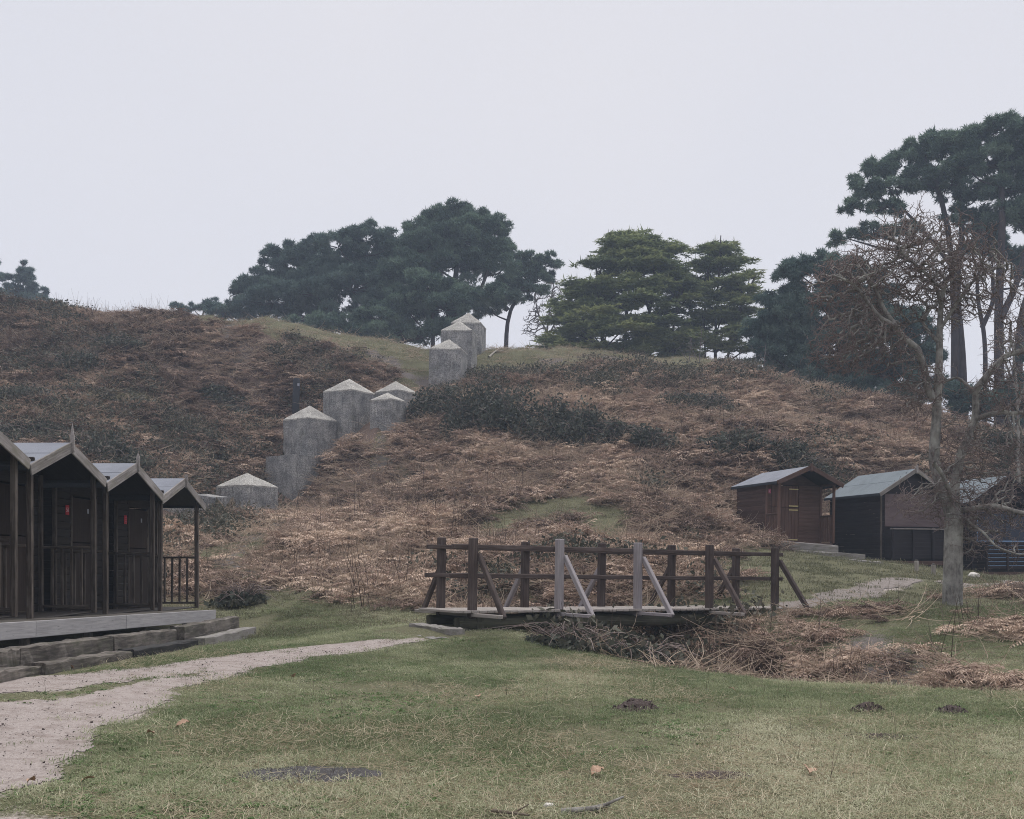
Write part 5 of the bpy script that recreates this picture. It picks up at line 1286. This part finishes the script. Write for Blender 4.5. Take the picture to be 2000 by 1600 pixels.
place('bracken', 'dead brown bracken covering the slope and the ditch', 'bracken', X, Y, r, np.where(Y < 22.5, .40, .55), np.where(Y < 22.5, .78, 1.15), tn, temps)
X, Y, r = sample(24000, 14, 63, seed=102); f = FERN(X, Y)
keep = (r.random(len(X)) < f * .9 + .10 * (Y > 26) * (1 - GREENP(X, Y)) * (X < 7) + .3 * TRAIL(X, Y) + .25 * soft(X, Y, _scar)) & clear_of(X, Y, r); X, Y = X[keep], Y[keep]
temps = [strands(220 + i, 16, (.3, .9), .0085, .22, (-.05, .5), .9, M['fernlit'], 'bracken_stems') for i in range(5)]
place('bracken_stems', 'tangled straw coloured bracken stems lying over the slope', 'bracken', X, Y, r, .6, 1.2, .5 + .5 * fbm(X, Y, 3, 2) + r.normal(0, .2, len(X)), temps)
# ground bramble in patches
X, Y, r = sample(15000, 15, 60, seed=103); f = FERN(X, Y)
pb = fbm(X + 140, Y - 60, 5.0, 3) + .10 * (X < -8) + .25 * np.exp(-((nbd := np.min([np.hypot(X - b[0], (Y - b[1]) / .8) / b[2] for b in BUSH], 0)) - .6) ** 2 / .4)
keep = (r.random(len(X)) < .62 * f * sstep(.10, .42, pb) * np.where(Y < 24, (np.abs(X - 2.4) < 2.2) * .8, 1)) & clear_of(X, Y, r); X, Y = X[keep], Y[keep]
def bleaf(seed):
    r = np.random.default_rng(seed); n = 90; c = r.normal(0, 1, (n, 3)) * np.array([.28, .28, .13]) + np.array([0, 0, .2]); s = r.uniform(.03, .07, (n, 1))
    d1 = r.normal(size=(n, 3)); d1 /= np.linalg.norm(d1, axis=1, keepdims=True); d2 = np.cross(d1, r.normal(size=(n, 3))); d2 /= np.linalg.norm(d2, axis=1, keepdims=True)
    V = np.stack([c - d1 * s, c - d2 * s * .6, c + d1 * s, c + d2 * s * .6], 1).reshape(-1, 3); return np_mesh('bramble_clump', V, np.arange(n * 4).reshape(-1, 4), M['ground_bramble'])
place('ground_bramble', 'dark green bramble sprawling through the bracken in patches', 'bramble', X, Y, r, .7, 1.3, r.normal(.4, .2, len(X)), [bleaf(230 + i) for i in range(4)])
# upright dead stems over slope and lawn
X, Y, r = sample(2600, 15, 60, seed=104); keep = (r.random(len(X)) < FERN(X, Y)) & clear_of(X, Y, r); X, Y = X[keep], Y[keep]
place('dead_stems', 'thin upright dead stems sticking out of the bracken', 'stems', X, Y, r, .6, 1.5, r.uniform(0, 1, len(X)), [strands(240 + i, 6, (.35, .9), .0055, .15, (.9, 1.5), .35, M['deadstem'], 'stem') for i in range(4)])

# turf on the slope and around the right huts
X, Y, r = sample(20000, 19, 64, seed=105); f = FERN(X, Y); tr = TRAIL(X, Y); rp = RPATH(X, Y)
keep = (r.random(len(X)) < np.clip(1 - f, 0, 1) * (1 - .6 * tr) * (1 - .8 * rp) + .55 * f * sstep(.0, -.25, MOUND(X, Y))) & clear_of(X, Y, r); X, Y = X[keep], Y[keep]
tn = .5 + .6 * fbm(X, Y, 2.5, 3) + r.normal(0, .12, len(X)) + .22 * CREST(X, Y) - .25 * GREENP(X, Y)
place('turf', 'short winter turf on the crest and around the right huts', 'grass', X, Y, r, .8, 1.5, tn, [blades(250 + i, 80, .060, .006, .15, .8, M['turf']) for i in range(4)])
# lawn in front
X, Y, r = sample(40000, 4.6, 22.6, -.62, .62, seed=106); s = SAND(X, Y); f = FERN(X, Y)
thin = sstep(-.42, -.12, fbm(X + 11, Y + 3, 1.5, 3))
keep = (r.random(len(X)) < (1 - np.clip(s * 1.5, 0, .992)) * (1 - .75 * f) * (.25 + .75 * thin)) & clear_of(X, Y, r)
keep &= ~(np.hypot((X - _ash[0]) / .60, (Y - _ash[1]) / .33) < .82 + 1.1 * fbm(X, Y, .4, 3) + r.normal(0, .12, len(X)))
keep &= (RPATH(X, Y) < .75) & (r.random(len(X)) > .75 * soft(X, Y, _scar, 2))
X, Y = X[keep], Y[keep]; s = s[keep]
tn = .42 + 1.2 * fbm(X, Y, 2.2, 4) + .35 * fbm(X, Y, .45, 2) + r.normal(0, .16, len(X)); near_path = sstep(0, .4, s)
place('grass', 'short patchy winter grass in the foreground', 'grass', X, Y, r, .6, 1.15, tn - .1 * near_path, [blades(260 + i, 80, .040, .0030, .090, 1.0, M['grass'], bend=.8) for i in range(5)])
X, Y, r = sample(28000, 4.6, 18, -.62, .62, seed=107); s = SAND(X, Y); f = FERN(X, Y); p = 1.3 * fbm(X - 30, Y + 12, 1.6, 3) + .16 * sstep(11, 7, Y) + .30 * np.exp(-((X + .2) / 1.5) ** 2 - ((Y - 7.6) / 1.3) ** 2)
keep = (r.random(len(X)) < (1 - np.clip(s * 1.6, 0, 1)) * sstep(-.15, .5, p) * (1 - .5 * f)) & clear_of(X, Y, r) & (np.hypot((X - _ash[0]) / .55, (Y - _ash[1]) / .30) > .8 + .9 * fbm(X, Y, .4, 3)); X, Y = X[keep], Y[keep]
place('dry_straw', 'pale dry grass stems scattered over the foreground lawn', 'straw', X, Y, r, .5, 1.1, r.uniform(0, 1, len(X)), [strands(270 + i, 6, (.05, .20), .0023, .10, (-.05, .5), 2.2, M['straw'], 'straw') for i in range(8)])
X, Y, r = sample(15000, 4.6, 17, -.62, .62, seed=108); s = SAND(X, Y); p = fbm(X + 60, Y + 12, 1.5, 3) - .30 * np.clip(X, -3, 1.5) / 3
keep = (r.random(len(X)) < (1 - np.clip(s * 1.8, 0, 1)) * sstep(-.2, .3, p)) & clear_of(X, Y, r); X, Y = X[keep], Y[keep]
place('weeds', 'small dark green leafy weeds in the foreground lawn', 'weeds', X, Y, r, .6, 1.2, r.normal(.45, .2, len(X)), [rosette(280 + i, 20, .030, M['weed']) for i in range(5)])
X, Y, r = sample(900, 4.8, 17, -.62, .62, seed=109); s = SAND(X, Y); keep = (s < .3) & clear_of(X, Y, r) & (FERN(X, Y) < .5); X, Y = X[keep], Y[keep]
place('dry_stalks', 'thin dark upright stalks standing in the lawn', 'stalks', X, Y, r, .5, 1.1, r.uniform(0, .6, len(X)), [strands(290 + i, 2, (.08, .26), .0016, .03, (1.0, 1.5), .3, M['deadstem'], 'stalk') for i in range(5)])
X, Y, r = sample(3200, 4.8, 16.5, -.62, .1, seed=110); s = SAND(X, Y); keep = (s > .4) & clear_of(X, Y, r); X, Y = X[keep], Y[keep]
def crumb(seed):
    r = np.random.default_rng(seed); V = []; Fc = []
    for i in range(7):
        c = np.array([r.normal(0, .07), r.normal(0, .07), .004]); s = r.uniform(.002, .0055); p = c + r.normal(size=(4, 3)) * s * np.array([1.4, 1, .5]); o = len(V); V += list(p); Fc += [(o, o + 1, o + 2), (o, o + 1, o + 3), (o + 1, o + 2, o + 3), (o, o + 2, o + 3)]
    return np_mesh('crumb', V, Fc, M['earth'])
place('path_crumbs', 'dark soil crumbs and leaf bits strewn over the sandy path', 'litter', X, Y, r, .6, 1.4, r.uniform(0, 1, len(X)), [crumb(300 + i) for i in range(5)], lift=.012)

# ------------------------------------------------------------------ molehills, ash, sticks, leaves, stones, stump
def heap(name, label, cat, px, py, w, h, mat, seed, group=None, squash=.8):
    p = ray_ground(px, py, 4); r = np.random.default_rng(seed); z = float(height(p[0], p[1])); n = 26
    T = Thing(name, label, cat, (p[0], p[1], z), 0, group)
    u, v = np.meshgrid(np.linspace(-1, 1, n), np.linspace(-1, 1, n)); q = np.hypot(u, v)
    xx, yy = u * w, v * w * squash; zz = h * np.clip(1 - q ** 1.7, -.2, 1) * (1 + .5 * fbm(u + seed, v, .5, 3)) + .35 * h * fbm(u * 3 + seed, v * 3, .6, 3)
    zz = np.where(q > .96, -.06, zz) + height(p[0] + xx, p[1] + yy) - z - .006
    i = np.arange(n * n).reshape(n, n); Fc = np.stack([i[:-1, :-1], i[:-1, 1:], i[1:, 1:], i[1:, :-1]], -1).reshape(-1, 4)
    T.put('mound', np_mesh('mound', np.stack([xx, yy, zz], -1), Fc, mat, True))
    V = []; F2 = []
    for k in range(60):                                   # loose clods
        a = r.uniform(0, 6.28); q = math.sqrt(r.uniform(0, 1.1)); x, y = q * w * math.cos(a), q * w * squash * math.sin(a); s = r.uniform(.005, .017) * (1 if h > .03 else .45)
        zc = h * max(0, 1 - q ** 1.7) + float(height(p[0] + x, p[1] + y)) - z; o = len(V)
        c = np.array([x, y, zc]); V += [c + r.normal(size=3) * s for _ in range(4)]; F2 += [(o, o + 1, o + 2), (o, o + 3, o + 1), (o + 1, o + 3, o + 2), (o, o + 2, o + 3)]
    tag(T.put('clods', np_mesh('clods', V, F2, mat)), kind='stuff')
heap('molehill', 'dark earth molehill in the middle of the lawn', 'molehill', 1240, 1392, .25, .105, M['earth'], 3, 'molehills on the lawn')
heap('molehill', 'dark flat molehill near the ditch, left one of two on the right', 'molehill', 1693, 1393, .17, .07, M['earth'], 4, 'molehills on the lawn')
heap('molehill', 'reddish molehill near the ditch furthest to the right', 'molehill', 1858, 1396, .17, .06, M['earth'], 5, 'molehills on the lawn')
heap('ash_patch', 'black burnt patch with grey ash in the left foreground', 'burnt patch', 600, 1515, .60, .019, M['ash'], 6, None, .55)
heap('mud_patch', 'bare dark mud patch low in the right foreground', 'mud patch', 1390, 1515, .35, .022, M['earth'], 7, None, .5)
heap('mud_patch', 'dark muddy scrape in the lawn below the flat molehill', 'mud patch', 1720, 1440, .42, .022, M['earth'], 8, None, .45)
def stick(label, pts, w0, w1, mat, lift=.02, seed=0, Yset=None, name='fallen_stick'):
    P = []
    for px, py in pts:
        q = ray_ground(px, py, 3.5); q[2] = float(height(q[0], q[1])) + lift; P.append(q)
    P = np.array(P); b = P[0].copy(); T = Thing(name, label, 'stick', b); r = np.random.default_rng(seed)
    L = [limb(P - b, w0, w1, 5, .01, r)]
    m = len(P) // 2
    L.append(limb(np.array([P[m] - b, P[m] - b + np.array([.10, .07, .03]) * (w0 / .012)]), w0 * .6, w1 * .5, 4, .01, r))
    T.put('wood', tube_mesh('wood', *join_limbs(L), mat, 7))
stick('thick grey fallen stick at the bottom edge of the lawn', [(1096, 1592), (1125, 1593), (1165, 1588), (1190, 1576)], .020, .014, M['oakbark'], seed=1)
stick('thin brown twig lying at the bottom edge left of the grey stick', [(960, 1592), (1000, 1597), (1040, 1602)], .012, .006, M['stumpw'], seed=2)
stick('pale dead branch lying on the crest turf right of the top blocks', [(955, 702), (966, 696), (975, 690)], .06, .03, M['stake'], .06, 3)
stick('pale forked dead branch lying on the crest right of the middle', [(1185, 722), (1195, 712), (1206, 708)], .05, .025, M['stake'], .08, 4)
def leafm(seed):
    r = np.random.default_rng(seed); n = 9; V = []; Fc = []
    for i in range(n):
        t = i / (n - 1); w = .30 * math.sin(math.pi * t ** .8) * (1 + .25 * math.sin(i * 2.6)); z = .22 * math.sin(math.pi * t) * r.uniform(.6, 1.2)
        V += [(t - .5, -w, z + .12), (t - .5, 0, z), (t - .5, w, z + .15)]
    for i in range(n - 1):
        for j in (0, 1): Fc.append((i * 3 + j, i * 3 + j + 1, i * 3 + j + 4, i * 3 + j + 3))
    return np_mesh('fallen_leaf', V, Fc, M['leaf'], True)
lm = [leafm(400 + i) for i in range(3)]
for i, (px, py, s, lab) in enumerate([(357, 1422, .13, 'curled pale brown leaf on the lawn beside the path, biggest of its group'), (293, 1437, .09, 'pale upright leaf on the lawn left of the biggest leaf'), (575, 1327, .10, 'red brown leaf on the grass bank below the path'),
                                      (172, 1530, .09, 'pale leaf in the weeds at the bottom left'), (62, 1535, .09, 'orange brown leaf at the left edge of the weeds'), (1165, 1520, .14, 'pale brown leaf near the bottom middle right of the straw'),
                                      (1578, 1522, .15, 'broad pale pinkish leaf on the lower right lawn'), (935, 1372, .10, 'pale leaf lying mid lawn, left of the molehill'), (1430, 1352, .08, 'small straw coloured leaf on the lawn near the ditch edge'), (136, 1312, .10, 'pale dry leaf on the turf in front of the lower sleepers')]):
    p = ray_ground(px, py, 3.5); o = link('fallen_leaf', lm[i % 3]); o.location = (p[0], p[1], float(height(p[0], p[1])) + .015 + .2 * s * .3); o.scale = (s, s, s)
    o.rotation_euler = (random.uniform(-.5, .5), random.uniform(-.6, .6), random.uniform(0, 6.28)); tag(o, lab, 'leaf', 'fallen leaves')
def pebble(label, px, py, s, seed):
    p = ray_ground(px, py, 4); r = np.random.default_rng(seed); bm = bmesh.new(); bmesh.ops.create_icosphere(bm, subdivisions=2, radius=1)
    for v in bm.verts: v.co = Vector((v.co.x * 1.3, v.co.y, v.co.z * .7)) * (1 + .35 * mnoise.noise(v.co * 1.4 + Vector((seed, 0, 0))))
    m = bpy.data.meshes.new('stone'); bm.to_mesh(m); bm.free(); m.materials.append(M['stone']); o = link('stone', m); o.scale = (s, s, s); o.location = (p[0], p[1], float(height(p[0], p[1])) + s * .4); tag(o, label, 'stone', 'pale stones')
pebble('pale stone in the bracken in the middle of the lower slope', 1077, 953, .16, 1)
pebble('small white stone beside the worn trail below the blocks', 766, 984, .10, 2)
pebble('white stone on the crest left of the top blocks', 857, 684, .28, 3)
pebble('pale stone on the turf in front of the blue silled hut', 1902, 1131, .12, 4)
pebble('white stone at the bottom edge of the lawn near the grey stick', 1072, 1578, .026, 5)
def stump():
    Y = 37.2; X = (440 - CX) / F * Y; z = float(height(X, Y)); T = Thing('tree_stump', 'gnarled rotten stump beside the lowest concrete block', 'stump', (X, Y, z)); r = np.random.default_rng(5)
    V = []; Fc = []; n, k = 22, 9
    for j in range(k):
        for i in range(n):
            a = 2 * math.pi * i / n; q = .26 * (1.25 - .5 * j / k) * (1 + .35 * math.sin(3 * a + j * .5) * .5 + r.normal(0, .09)); h = .62 * j / (k - 1) * (1 + .35 * math.sin(2 * a + 1))
            V.append((q * math.cos(a) * 1.3, q * math.sin(a), h - .1))
    for j in range(k - 1):
        for i in range(n): Fc.append((j * n + i, j * n + (i + 1) % n, (j + 1) * n + (i + 1) % n, (j + 1) * n + i))
    V.append((0, 0, .38)); c = len(V) - 1
    m = bpy.data.meshes.new('body'); m.from_pydata(V, [], Fc + [((k - 1) * n + i, (k - 1) * n + (i + 1) % n, c) for i in range(n)]); m.materials.append(M['stumpw']); T.put('body', m)
    L = [limb(np.array([[-.2, 0, .1], [-.38, -.05, .25], [-.46, -.02, .48]]), .09, .05, 4, .01, r), limb(np.array([[.2, 0, .2], [.30, -.08, .5], [.26, -.04, .72]]), .08, .03, 4, .01, r), limb(np.array([[.2, -.1, .05], [.55, -.15, .05], [.8, -.1, -.02]]), .08, .03, 4, .01, r)]
    T.put('roots', tube_mesh('roots', *join_limbs(L), M['stumpw'], 7))
stump()

# ------------------------------------------------------------------ haze: the whole place stands in thin misty air
def haze():
    x, y0, y1, z0, z1 = 1400, -70, 440, -8, 44
    V = [(sx * x, yy, zz) for zz in (z0, z1) for yy in (y0, y1) for sx in (-1, 1)]
    m = bpy.data.meshes.new('haze'); m.from_pydata(V, [], [(0, 2, 3, 1), (4, 5, 7, 6), (0, 1, 5, 4), (2, 6, 7, 3), (0, 4, 6, 2), (1, 3, 7, 5)])
    mt = bpy.data.materials.new('misty_air'); mt.use_nodes = True; t = mt.node_tree; t.nodes.clear()
    pv = t.nodes.new('ShaderNodeVolumePrincipled'); pv.inputs['Density'].default_value = HAZE; pv.inputs['Color'].default_value = (.66, .79, 1.0, 1)
    out = t.nodes.new('ShaderNodeOutputMaterial'); t.links.new(pv.outputs[0], out.inputs['Volume']); m.materials.append(mt)
    tag(link('haze', m), 'thin bluish mist filling the air over the slope', 'haze', kind='stuff')
HAZE = 0.0012
haze()
